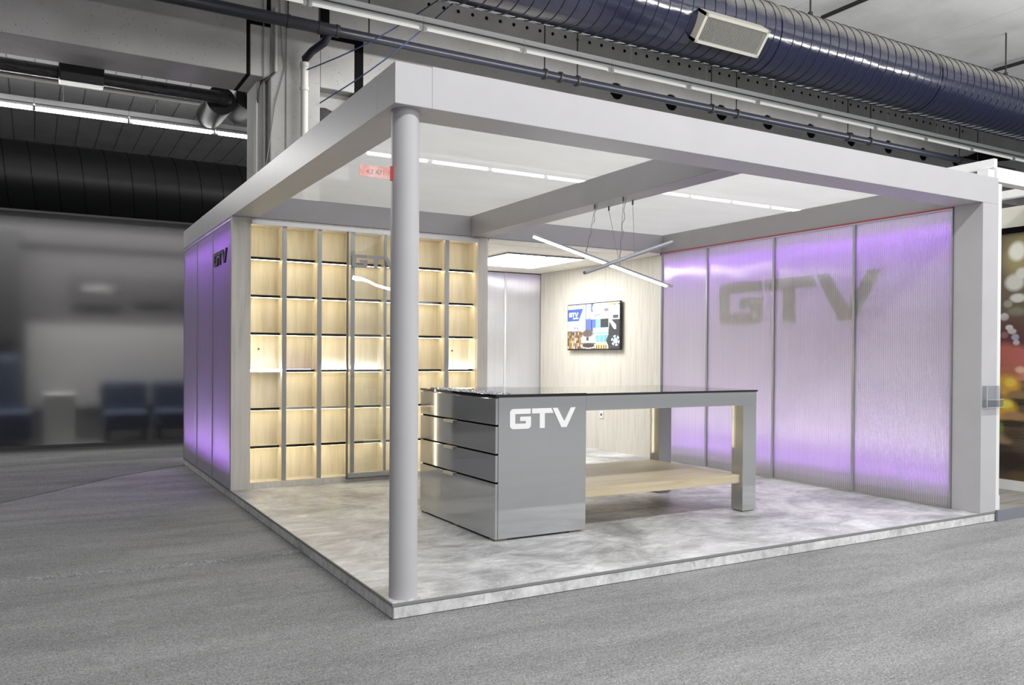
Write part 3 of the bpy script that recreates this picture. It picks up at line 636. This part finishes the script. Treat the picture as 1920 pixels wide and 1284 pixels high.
for i, (x0, x1) in enumerate(((3.19, 3.715), (3.735, 4.26))):
    r = thing('ceiling_light', ['square white LED panel in the alcove ceiling, nearer the shelving', 'square white LED panel in the alcove ceiling, nearer the television'][i], 'light', ((x0+x1)/2, 5.1, 2.46), 'LED panels in the alcove ceiling')
    MB().box(x0, x1, 4.5, 5.72, 2.450, 2.467).build('frame', 'alu_dark', r, 0.002)
    box('diffuser', 'led_panel', r, x0+0.010, x1-0.010, 4.510, 5.710, 2.4475, 2.4495)

# television
t = thing('television', 'flat television showing a lighting advert on the oak wall', 'television', (4.80, 5.07, 1.67))
y0, y1, z0, z1 = 4.487, 5.660, 1.362, 1.977
MB().box(4.796, 4.826, y0, y1, z0, z1).build('housing', 'black_matte', t, 0.004)
box('wall_bracket', 'black_matte', t, 4.826, 4.85, 4.8, 5.35, 1.5, 1.85)
def ell(u, v, cu, cv, ru, rv, soft=0.25):
    d = math.hypot((u-cu)/ru, (v-cv)/rv); return max(0.0, min(1.0, (1+soft-d)/(2*soft)))
def lerp(a, b, t_): return tuple(x*(1-t_)+y*t_ for x, y in zip(a, b))
def screen_rgb(u, v):
    c = (0.62, 0.58, 0.46)
    rnd = lambda k: (sin(k*12.9898)*43758.5453) % 1
    if v < 0.1 or (0.37 < v < 0.48 and u < 0.35): c = lerp((0.75, 0.70, 0.55), (0.30, 0.32, 0.36), rnd(int(u*60)) if u < 0.36 else 0)
    if u < 0.36 and v >= 0.40: c = (0.80, 0.80, 0.76)
    if u < 0.30 and v > 0.60: c = lerp((0.10, 0.07, 0.05), (0.75, 0.45, 0.18), rnd(int(u*34)+int(v*16)*7)**2)
    if 0.14 < u < 0.155 and v > 0.4: c = (0.2, 0.28, 0.6)
    if 0.27 < u < 0.36 and 0.1 < v < 0.62: c = (0.80, 0.80, 0.76) if rnd(int(u*70)) > 0.3 else (0.55, 0.52, 0.42)
    if 0.36 < u < 0.56 and v < 0.62: c = (0.10, 0.14, 0.36)
    if 0.375 < u < 0.47 and v < 0.33-2.2*max(0, u-0.44): c = (0.50, 0.58, 0.78)
    if 0.46 < u < 0.555 and 0.18 < v < 0.34: c = (0.62, 0.74, 0.88)
    if 0.47 < u < 0.49 and 0.34 < v < 0.62: c = (0.03, 0.03, 0.05)
    if v < 0.34 and u > 0.49+abs(v-0.1)*0.35 and u < 0.83-abs(v-0.1)*0.2: c = (0.74, 0.80, 0.78)
    if abs((u-0.53)-(v)*0.33) < 0.006 and v < 0.34: c = (1, 1, 1)
    if 0.72 < u < 0.80 and 0.12 < v < 0.19: c = (0.2, 0.2, 0.22)
    if 0.52 < u < 0.64 and (abs(v-0.27+0.3*(u-0.55)) < 0.01 or abs(v-0.2+0.05*u) < 0.006): c = (0.15, 0.12, 0.25)
    if 0.56 < u < 0.80 and 0.34 < v < 0.53: c = (0.05, 0.05, 0.055) if u > 0.65 else (0.20, 0.38, 0.48)
    if 0.51 < u < 0.82 and 0.53 <= v < 0.70: c = lerp((0.12, 0.34, 0.46), (0.72, 0.92, 1.0), min(1, 1.3*abs(sin((v-0.53)*24)))*0.8)
    if 0.55 < u < 0.80 and 0.70 <= v < 0.86: c = lerp((0.10, 0.24, 0.36), (0.22, 0.45, 0.6), rnd(int(u*26)))
    if u > 0.82 and v < 0.35: c = (0.68, 0.74, 0.84)
    if u > 0.84 and 0.03 < v < 0.06: c = (0.04, 0.04, 0.05)
    if 0.88 < u < 0.98 and 0.27 < v < 0.34: c = (0.08, 0.09, 0.11)
    if u > 0.80 and 0.34 < v < 0.37: c = (0.75, 0.68, 0.55)
    if u > 0.80+max(0, 0.6-v)*0.1 and v > 0.37: c = (0.055, 0.055, 0.058)
    if u > 0.76+abs(v-0.82)*0.3 and v > 0.6: c = (0.055, 0.055, 0.058)
    if 0.80 < u < 0.94 and 0.35 < v < 0.58 and (u-0.78) > (v-0.34)*0.5 and (u-0.80) < (v-0.30)*0.75: c = (0.45, 0.52, 0.85)
    e = ell(u, v, 0.40, 0.66, 0.12, 0.085); c = lerp(c, (0.12, 0.09, 0.085), e)
    if ell(u, v, 0.40, 0.74, 0.12, 0.035) > 0.5 and v > 0.735: c = (0.65, 0.62, 0.58)
    if 0.28 < u < 0.56 and v > 0.76: c = (0.72, 0.74, 0.70) if v < 0.87 else (0.20, 0.13, 0.08)
    e = ell(u, v, 0.42, 0.92, 0.13, 0.05); c = lerp(c, (0.06, 0.05, 0.05), e)
    if abs(math.hypot((u-0.42)/0.14, (v-0.93)/0.06)-1) < 0.12 and v > 0.9: c = (0.85, 0.87, 0.9)
    if 0.38 < u < 0.43 and 0.74 < v < 0.82: c = (0.06, 0.05, 0.05)
    if 0.57 < u < 0.77 and v >= 0.86 and (u-0.57)*0.2+v > 0.88: c = lerp((0.8, 0.5, 0.2), (0.12, 0.08, 0.05), 1.0 if int(u*44) % 2 else 0.0) if v > 0.92 else (0.82, 0.58, 0.28)
    d = math.hypot((u-0.93)*1.5, v-0.83); an = math.degrees(math.atan2(v-0.83, (u-0.93)*1.5)) % 60
    if d < 0.055: c = (0.75, 0.86, 0.88)
    elif 0.075 < d < 0.115 and 12 < (an+15) % 60 < 48: c = (0.62, 0.72, 0.75)
    elif d < 0.07: c = (0.10, 0.2, 0.3)
    if 0.81 < u < 0.98 and 0.01 < v < 0.055 and not 0.90 < u < 0.92: c = (0.32, 0.50, 0.14)
    if 0.09 < v < 0.40 and u < 0.345-0.32*(v-0.09)/1.1*1.1: c = (0.86, 0.87, 0.88)
    if 0.10 < v < 0.37 and u < 0.315-0.32*(v-0.10): c = (0.055, 0.10, 0.33)
    return c
def picture(name, mat, parent, nu, nv, P, rgb):
    v = []; cols = []
    for j in range(nv+1):
        for i in range(nu+1): v.append(P(i/nu, j/nv))
    f = [(j*(nu+1)+i, j*(nu+1)+i+1, (j+1)*(nu+1)+i+1, (j+1)*(nu+1)+i) for j in range(nv) for i in range(nu)]
    mb = MB().add(v, f); o = mb.build(name, mat, parent); me = o.data
    at = me.color_attributes.new('print', 'FLOAT_COLOR', 'CORNER')
    buf = []
    for j in range(nv):
        for i in range(nu):
            c = rgb((i+0.5)/nu, (j+0.5)/nv); buf += [c[0], c[1], c[2], 1.0]*4
    at.data.foreach_set('color', buf)
    return o
sy0, sy1, sz0, sz1 = y0+0.012, y1-0.012, z0+0.018, z1-0.012
scr = picture('screen', 'screen_picture', t, 150, 84, lambda u, v: (4.7945, sy1+(sy0-sy1)*u, sz1+(sz0-sz1)*v), screen_rgb)
def onscr(u, v): return (4.7935, sy1+(sy0-sy1)*u, sz1+(sz0-sz1)*v)
a = onscr(0.03, 0.27); b_ = onscr(0.215, 0.17); sign(t, 'screen_white', 'x', 4.7925, 0.001, a[1], b_[1], a[2], b_[2])
TX = lambda p: Matrix(((0, 0, -1, p[0]), (-1, 0, 0, p[1]), (0, 1, 0, p[2]), (0, 0, 0, 1)))
words('caption', 'LIGHTING', 0.028, 'screen_white', TX(onscr(0.11, 0.32)), t, 0.0004)
words('caption', 'GLAX', 0.085, 'screen_blue', TX(onscr(0.03, 0.575)), t, 0.0004)
words('caption', 'PROFILES', 0.04, 'screen_blue', TX(onscr(0.19, 0.565)), t, 0.0004)
t = thing('wall_socket', 'white power socket low on the oak wall, seen under the table', 'socket', (4.85, 4.93, 0.53))
MB().box(4.835, 4.85, 4.885, 4.965, 0.485, 0.575).build('plate', 'white_plastic', t, 0.004)
MB().prism([(4.925+0.018*cos(k*pi/6), 0.53+0.018*sin(k*pi/6)) for k in range(12)], 'x', 4.833, 4.836).build('hole', 'socket_hole', t)

# ------------------------------------------------------------------ shelving unit
YS, YB = 3.80, 4.003
t = thing('shelving_unit', 'tall oak display shelving with lit niches along the back left', 'shelving', (1.3, 3.9, ZP))
box('back_panel', 'oak_shelf', t, 0.165, 2.44, YB, YB+0.012, ZP+0.02, 2.49)
box('side_panel', 'oak_pale', t, 0.0, 0.166, YS, YS+0.03, ZP, 2.494); box('side_panel', 'oak_shelf', t, 0.150, 0.1655, YS+0.031, YB, ZP+0.02, 2.48)
box('side_panel', 'oak_pale', t, 2.440, 2.556, YS-0.004, YS+0.03, ZP, 2.494); box('side_panel', 'oak_shelf', t, 2.438, 2.454, YS+0.031, YB, ZP+0.02, 2.48)
box('side_panel', 'oak_pale', t, 2.540, 2.556, YS+0.031, 6.44, ZP, 2.466)
box('plinth', 'oak_pale', t, 0.166, 2.44, YS, YS+0.02, ZP, 0.126); box('bottom_board', 'oak_shelf', t, 0.166, 2.438, YS+0.0005, YB, 0.126, 0.137)
box('top_board', 'oak_shelf', t, 0.166, 2.438, YS+0.02, YB, 2.442, 2.47); box('top_strip', 'oak_pale', t, 0.166, 2.44, YS-0.002, YS+0.0195, 2.4765, 2.4945)
tr_ = box('track_rail', 'alu_white', t, 0.166, 2.438, YS-0.028, YS+0.018, 2.437, 2.476, 0.002)
dv = [(0.446, 0.486), (0.771, 0.811), (1.091, 1.130), (1.424, 1.450), (1.735, 1.765), (2.072, 2.116)]
for a, b_ in dv:
    box('divider', 'oak_shelf', t, a+0.008, b_-0.008, YS+0.021, YB, 0.137, 2.442)
    box('divider_profile', 'alu', t, a, b_, YS, YS+0.020, 0.137, 2.437, 0.002)
edges = [0.166]+[q for d in dv for q in d]+[2.438]
rows = [2.150, 1.812, 1.475, 1.142, 0.800, 0.460]
for ci in range(7):
    xa, xb = edges[2*ci], edges[2*ci+1]
    xa2 = xa-0.008 if ci else xa; xb2 = xb+0.008 if ci < 6 else xb
    for ri, zt in enumerate(rows):
        z_ = 1.28+(zt-1.28)*1.010
        s_ = box('shelf', 'oak_shelf', t, xa2+0.0005, xb2-0.0005, YS+0.085, YB, z_-0.020, z_)
        box('shelf_profile', 'alu' if (ri == 4 and ci in (1, 2, 4)) else 'black_gloss', s_, xa2+0.002, xb2-0.012, YS+0.078, YS+0.0845, z_-0.022, z_+0.001)
        cool = (ri == 3 and ci in (0,)); viol = (ri == 3 and ci == 1)
        up = (ri == 3 and ci in (2, 3, 6))
        if cool: box('led_strip', 'led_cool', s_, xa2+0.004, xb2-0.01, YS+0.072, YS+0.0778, z_-0.018, z_+0.006)
        elif viol: box('led_strip', 'led_violet', s_, xa2+0.004, xb2-0.04, YS+0.10, YS+0.108, z_+0.0005, z_+0.006)
        elif up: box('led_strip', 'led_cool', s_, xa2+0.004, xb2-0.01, YB-0.03, YB-0.02, z_+0.0005, z_+0.004)
        if not cool: box('led_strip', 'led_warm', s_, xa2+0.004, xb2-0.012, YS+0.092, YS+0.104, z_-0.024, z_-0.0205)
    box('led_strip', 'led_warm', t, xa2+0.002, xb2-0.004, YS+0.024, YS+0.029, 2.439, 2.4415)
    box('led_strip', 'led_warm', t, xa2+0.001, xa2+0.005, YS+0.026, YS+0.034, 0.16, 2.42)
for ci, zt in ((0, 1.33), (2, 1.33), (6, 1.33)):
    xa, xb = edges[2*ci], edges[2*ci+1]; cx = xa+0.42*(xb-xa)
    MB().prism([(cx+0.009*cos(k*pi/5), zt+0.009*sin(k*pi/5)) for k in range(10)], 'y', YB-0.003, YB).build('cable_grommet', 'socket_hole' if ci != 2 else 'white_plastic', t)

t = thing('sliding_door', 'slim-framed glass sliding door with grey letters in front of the shelving', 'door', (1.37, 3.765, 0.115))
X0, X1 = 1.036, 1.70
MB().box(X0+0.012, X1-0.012, 3.761, 3.766, 0.165, 2.437).build('pane', 'door_glass', t)
box('stile', 'alu_dark', t, X0, X0+0.016, 3.752, 3.774, 0.112, 2.4365, 0.002); box('stile', 'alu', t, X1-0.016, X1, 3.752, 3.774, 0.112, 2.4365, 0.002)
box('bottom_rail', 'alu', t, X0+0.0165, X1-0.0165, 3.752, 3.774, 0.125, 0.168, 0.002); box('bottom_rail', 'alu_dark', t, X0+0.0165, X1-0.0165, 3.755, 3.772, 0.112, 0.1245)
sign(t, 'letter_grey', 'y', 3.7575, 0.003, 1.086, 1.575, 2.105, 2.228)

# ------------------------------------------------------------------ counter: drawer block + table + glass top
CX0, CX1, CY0, CY1 = 1.078, 1.787, 0.93, 2.13
t = thing('drawer_cabinet', 'grey high-gloss drawer block with white letters forming the counter end', 'cabinet', (1.43, 1.5, ZP))
MB().box(CX0+0.02, CX1, CY0, CY1, 0.092, 1.012).build('carcass', 'gloss_grey', t, 0.002)
zz = [0.092, 0.4565, 0.6415, 0.8285, 1.010]
for i in range(4):
    d = MB().box(CX0, CX0+0.019, CY0+0.004, CY1, zz[i]+(0.006 if i else 0.0), zz[i+1]-0.006).build('drawer', 'gloss_grey', t, 0.0015)
    box('drawer_gap', 'gap_black', d, CX0+0.0195, CX0+0.0205, CY0+0.002, CY1-0.004, zz[i+1]-0.0065, zz[i+1]+0.0065) if i < 3 else None
    if i < 3:
        zt = zz[i+1]-0.006
        h = MB().box(CX0-0.022, CX0+0.012, 1.515, 1.665, zt+0.0005, zt+0.004).box(CX0-0.025, CX0-0.022, 1.515, 1.665, zt-0.016, zt+0.004)
        h.build('handle', 'handle_brass', d, 0.001)
for (xx, yy) in ((CX0+0.03, CY0+0.02), (CX0+0.03, 1.5), (CX0+0.03, 2.05), (CX1-0.1, CY0+0.02)):
    box('foot', 'foot_tan', t, xx-0.02, xx+0.07, yy, yy+0.07, ZP, 0.0918)
sign(t, 'letter_white', 'y', CY0-0.003, 0.0028, 1.181, 1.697, 0.802, 0.934)

t = thing('display_table', 'grey high-gloss table with thick legs and an oak lower shelf', 'table', (2.6, 1.5, ZP))
TX1 = 3.415
box('apron', 'gloss_grey', t, CX1+0.001, TX1, CY0, CY0+0.12, 0.908, 1.012, 0.0015)
box('apron', 'gloss_grey', t, CX1+0.001, TX1, 1.93, 2.05, 0.908, 1.012, 0.0015)
box('apron', 'gloss_grey', t, TX1-0.14, TX1, CY0+0.1205, 1.9295, 0.908, 1.012, 0.0015)
for (ya, yb) in ((CY0, CY0+0.12), (1.93, 2.05)):
    MB().box(TX1-0.142, TX1, ya, yb, 0.086, 0.9075).build('leg', 'gloss_grey', t, 0.0015)
    box('foot', 'foot_tan', t, TX1-0.13, TX1-0.012, ya+0.012, yb-0.012, ZP, 0.0858)
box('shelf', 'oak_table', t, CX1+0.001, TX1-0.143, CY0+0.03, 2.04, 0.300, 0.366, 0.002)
t = thing('glass_top', 'thin black glass worktop over the drawer block and table', 'worktop', (2.2, 1.5, 1.012))
box('glass_sheet', 'glass_black', t, CX0-0.003, CX1, CY0-0.004, CY1+0.002, 1.0125, 1.030, 0.001)
box('glass_sheet', 'glass_black', t, CX1+0.001, TX1+0.012, CY0-0.004, 2.055, 1.0125, 1.026, 0.001)
mb = MB()  # bright facets added for the glitter on the glass edge
for i in range(360):
    cx = CX0+0.012+random.random()**1.4*0.14; cy = CY0+0.02+random.random()*1.06; s = 0.004+random.random()*0.006; a = random.random()*pi
    q = [(cx+s*cos(a+k*pi/2), cy+s*sin(a+k*pi/2)) for k in range(4)]; z = 1.0302
    v = [(p[0], p[1], z) for p in q]+[(cx+random.uniform(-.3, .3)*s, cy, z+s*1.2)]
    mb.add(v, [(0, 1, 4), (1, 2, 4), (2, 3, 4), (3, 0, 4), (0, 3, 2, 1)])
o = mb.build('glitter_chips', 'chips'); tag(o, 'added glitter chips scattered along the counter edge above the drawers', 'glitter chips', kind='stuff')

# ------------------------------------------------------------------ pendant lamps
def pendant(label, p0, p1, hooks, att, lit, wavy):
    p0, p1 = Vector(p0), Vector(p1); mid = (p0+p1)/2
    t = thing('pendant_lamp', label, 'lamp', tuple(mid), 'rod pendants crossed above the table')
    d = (p1-p0).normalized(); side = d.cross(Vector((0, 0, 1))).normalized(); up = side.cross(d)
    def bar(a, b_, s0, s1, u0, u1):
        v = [p+side*s+up*u for p in (a, b_) for u in (u0, u1) for s in (s0, s1)]
        return MB().add(v, [(0, 1, 3, 2), (4, 6, 7, 5), (0, 4, 5, 1), (2, 3, 7, 6), (0, 2, 6, 4), (1, 5, 7, 3)])
    if lit:
        bar(p0, p1, -0.013, 0.013, -0.004, 0.014).build('profile', 'lamp_alu', t, 0.003)
        bar(p0+d*0.004, p1-d*0.06, -0.0125, 0.0125, -0.018, -0.0045).build('diffuser', 'lamp_lit', t, 0.004)
        bar(p0+d*0.004, p1-d*0.004, -0.0142, -0.0135, -0.002, 0.010).build('side_diffuser', 'lamp_lit', t)
    else:
        MB().tube([p0, p1], 0.0155, 16).build('profile', 'lamp_alu', t)
        MB().tube([p0-d*0.006, p0], 0.012, 14).build('end_cap', 'alu_dark', t)
    for i, (h, a) in enumerate(zip(hooks, att)):
        h, a = Vector(h), Vector(a)
        MB().tube([h+Vector((0, 0, 0.0)), h-Vector((0, 0, 0.035))], 0.007, 8).build('ceiling_hook', 'alu_dark', t)
        MB().tube([h-Vector((0, 0, 0.03)), a], 0.0018, 5).build('suspension_wire', 'cable_steel', t)
        MB().tube([a, a+Vector((0, 0, 0.03))], 0.005, 6).build('wire_grip', 'alu', t)
        if wavy == i:
            n = 14; P = []
            for k in range(n+1):
                q = (h+Vector((0.015, -0.012, 0))).lerp(a, k/n); wv = 0.010*sin(k*1.7)*sin(pi*k/n); P.append(q+Vector((wv, -wv*0.5, 0)))
            MB().tube(P, 0.0024, 5).build('power_cord', 'cable_steel', t)
pendant('lit rod pendant lamp hanging slanted, glowing white above the table', (1.812, 1.68, 2.205), (3.195, 1.68, 1.875),
        [(2.385, 1.68, ZF), (2.53, 1.687, ZF)], [(2.304, 1.68, 2.105), (2.638, 1.68, 2.025)], True, 0)
pendant('unlit grey rod pendant lamp crossing in front of the lit one', (2.059, 1.35, 1.906), (2.905, 1.35, 2.196),
        [(2.385, 1.31, ZF), (2.53, 1.379, ZF)], [(2.386, 1.35, 2.032), (2.53, 1.35, 2.086)], False, 0)

# ------------------------------------------------------------------ small things on the frame
t = thing('stand_number_flag', 'small red and pink flag sign with stand number on the round post', 'sign', (0.03, 0.1, 2.17))
MB().box(-0.140, 0.016, 0.098, 0.101, 2.147, 2.203).build('flag', 'flag_print', t)
box('clip', 'flag_red', t, 0.0165, 0.030, 0.094, 0.105, 2.142, 2.212); box('clip_pin', 'white_plastic', t, 0.0305, 0.036, 0.088, 0.0935, 2.155, 2.205)
words('stand_number', '4.2 A71', 0.031, 'flag_text', Matrix(((1, 0, 0, -0.108), (0, 0, -1, 0.0972), (0, 1, 0, 2.164), (0, 0, 0, 1))), t, 0.0004)
t = thing('leaflet_holder', 'clear acrylic leaflet holder on the right front pillar', 'leaflet holder', (4.98, -0.02, 0.95))
hx0, hx1, hz0, hz1 = 4.876, 5.10, 0.905, 1.070
box('back_plate', 'clear_acrylic', t, hx0, hx1, -0.004, -0.001, hz0, hz1); box('front_plate', 'clear_acrylic', t, hx0, hx1, -0.040, -0.037, hz0, hz0+0.06)
box('side_plate', 'clear_acrylic', t, hx0, hx0+0.003, -0.0365, -0.0045, hz0, hz1); box('side_plate', 'clear_acrylic', t, hx1-0.003, hx1, -0.0365, -0.0045, hz0, hz1)
box('bottom_plate', 'clear_acrylic', t, hx0+0.0035, hx1-0.0035, -0.0365, -0.0045, hz0, hz0+0.003); box('rim', 'alu_white', t, hx0-0.001, hx0+0.002, -0.042, -0.0375, hz0, hz1)
box('rim', 'alu_white', t, hx0, hx1, -0.042, -0.0403, hz0+0.058, hz0+0.061); box('rim', 'alu_white', t, hx0, hx1, -0.042, -0.0403, hz0-0.002, hz0+0.001)

# ------------------------------------------------------------------ neighbouring stand on the right
NX = 6.22
t = thing('neighbour_stand', 'white framed neighbouring stand beyond the right pillar', 'stand', (6, 1.5, 0))
box('end_panel', 'white_frame', t, 5.072, 5.118, 0.0, 3.6, 0.088, 2.66); box('end_panel_foot', 'white_frame', t, 5.1185, 5.13, 0, 0.05, 0.088, 0.20)
box('post', 'white_frame', t, 5.10, 5.19, 0.1, 0.19, 2.661, 2.80); box('front_beam', 'white_frame', t, 5.195, 9.0, 0.08, 0.17, 2.705, 2.82)
box('cross_beam', 'white_frame', t, 5.18, 5.226, 0.1, 0.85, 2.8205, 2.893); box('side_beam', 'white_frame', t, NX-0.05, NX+0.02, 0.18, 3.6, 2.745, 2.815)
for yy in (0.9, 2.0): box('strut', 'alu', t, NX-0.03, NX+0.01, yy, yy+0.05, 2.665, 2.7445)
box('light_box', 'lightbox', t, NX-0.04, NX+0.1, 0.02, 3.6, 2.475, 2.66); box('dark_track', 'gap_black', t, NX-0.035, NX+0.1, 0.02, 3.6, 2.425, 2.4745)
box('skirting', 'white_frame', t, NX-0.02, NX+0.1, 0.02, 3.6, 0.088, 0.178); box('end_post', 'white_frame', t, NX+0.0, NX+0.1, 0.0, 0.019, 0.088, 2.66)
for i in range(8): box('floor_plank', 'grey_planks', t, 5.12, NX+2, 0.002+0.19*i, 0.19*(i+1)-0.001, 0.062, 0.0875)
box('kick_panel', 'kick_blue', t, 5.072, 9, -0.02, 0.001, 0.0, 0.088); box('floor_core', 'black_matte', t, 5.12, 8.2, 0.003, 3.6, 0.0, 0.0615)
def soft(u, v, cu, cv, ru, rv, s=0.5): return ell(u, v, cu, cv, ru, rv, s)
def mural_rgb(u, v):
    uu = (u-0.62)/(-0.21); px = abs(((uu+1) % 2)-1)*43 if not 0 <= uu <= 1 else uu*43      # across, 0..43 over the strip between post and frame edge
    py = v
    c = lerp((0.17, 0.14, 0.085), (0.10, 0.075, 0.05), min(1, max(0, (py-450)/200)))
    for (cx, cy, rx, ry, col, s) in (
        (30, 480, 24, 40, (0.34, 0.29, 0.14), 0.4), (30, 474, 15, 17, (0.80, 0.80, 0.70), 0.25), (26, 531, 17, 15, (0.62, 0.62, 0.56), 0.25), (40, 515, 12, 10, (0.66, 0.66, 0.58), 0.25),
        (32, 560, 14, 8, (0.62, 0.62, 0.58), 0.25), (14, 570, 8, 7, (0.30, 0.29, 0.24), 0.3), (8, 594, 8, 7, (0.62, 0.60, 0.60), 0.2), (30, 585, 15, 8, (0.22, 0.2, 0.15), 0.4),
        (20, 640, 30, 40, (0.10, 0.03, 0.035), 0.5), (17, 614, 7, 5, (0.55, 0.55, 0.5), 0.2), (22, 621, 8, 5, (0.50, 0.48, 0.46), 0.2), (8, 628, 7, 6, (0.25, 0.12, 0.14), 0.2), (28, 632, 7, 6, (0.36, 0.33, 0.45), 0.2), (30, 642, 6, 5, (0.45, 0.45, 0.42), 0.2),
        (8, 665, 24, 22, (0.42, 0.12, 0.09), 0.3), (34, 668, 22, 20, (0.45, 0.13, 0.11), 0.3), (40, 700, 22, 14, (0.55, 0.22, 0.16), 0.3), (15, 695, 22, 14, (0.40, 0.14, 0.08), 0.35), (38, 692, 9, 6, (0.72, 0.45, 0.32), 0.4),
        (40, 718, 25, 6, (0.16, 0.10, 0.06), 0.3), (12, 722, 26, 20, (0.62, 0.34, 0.04), 0.25), (20, 716, 10, 8, (0.80, 0.55, 0.10), 0.4), (32, 738, 18, 8, (0.28, 0.17, 0.08), 0.3), (30, 752, 26, 7, (0.02, 0.015, 0.012), 0.3),
        (6, 765, 26, 20, (0.62, 0.36, 0.02), 0.25), (12, 756, 12, 8, (0.80, 0.66, 0.12), 0.4), (26, 778, 22, 9, (0.38, 0.23, 0.10), 0.3), (24, 792, 28, 7, (0.015, 0.012, 0.010), 0.3),
        (3, 806, 6, 14, (0.14, 0.24, 0.02), 0.3), (10, 822, 16, 9, (0.33, 0.23, 0.13), 0.3), (28, 812, 20, 12, (0.055, 0.035, 0.022), 0.4), (8, 838, 16, 6, (0.02, 0.015, 0.012), 0.3), (22, 860, 40, 26, (0.03, 0.02, 0.014), 0.5), (38, 890, 20, 10, (0.12, 0.075, 0.035), 0.5)):
        e = soft(px, py, cx, cy, rx, ry, s)
        if e: c = lerp(c, col, e)
    if 715 < py < 845 and (math.sin(px*1.6+py*0.9) > 0.6) and c[0] < 0.4: c = lerp(c, (0.30, 0.20, 0.11), 0.35)
    return c
def my(u): return 0.02+2.8*u if u < 0.1 else (0.30+0.40*(u-0.1)/0.7 if u < 0.8 else 0.70+1.72*(u-0.8)/0.2)
mu = picture('photo_mural', 'mural_print', None, 240, 300, lambda u, v: (NX-0.012, my(u), 2.424+(0.179-2.424)*v), lambda u, v: mural_rgb(my(u), 440+456*v))
tag(mu, 'printed wall mural of baskets of fruit with soft lights', 'mural')
box('mural_board', 'white_frame', mu, NX-0.0115, NX+0.09, 0.02, 3.6, 0.179, 2.424)
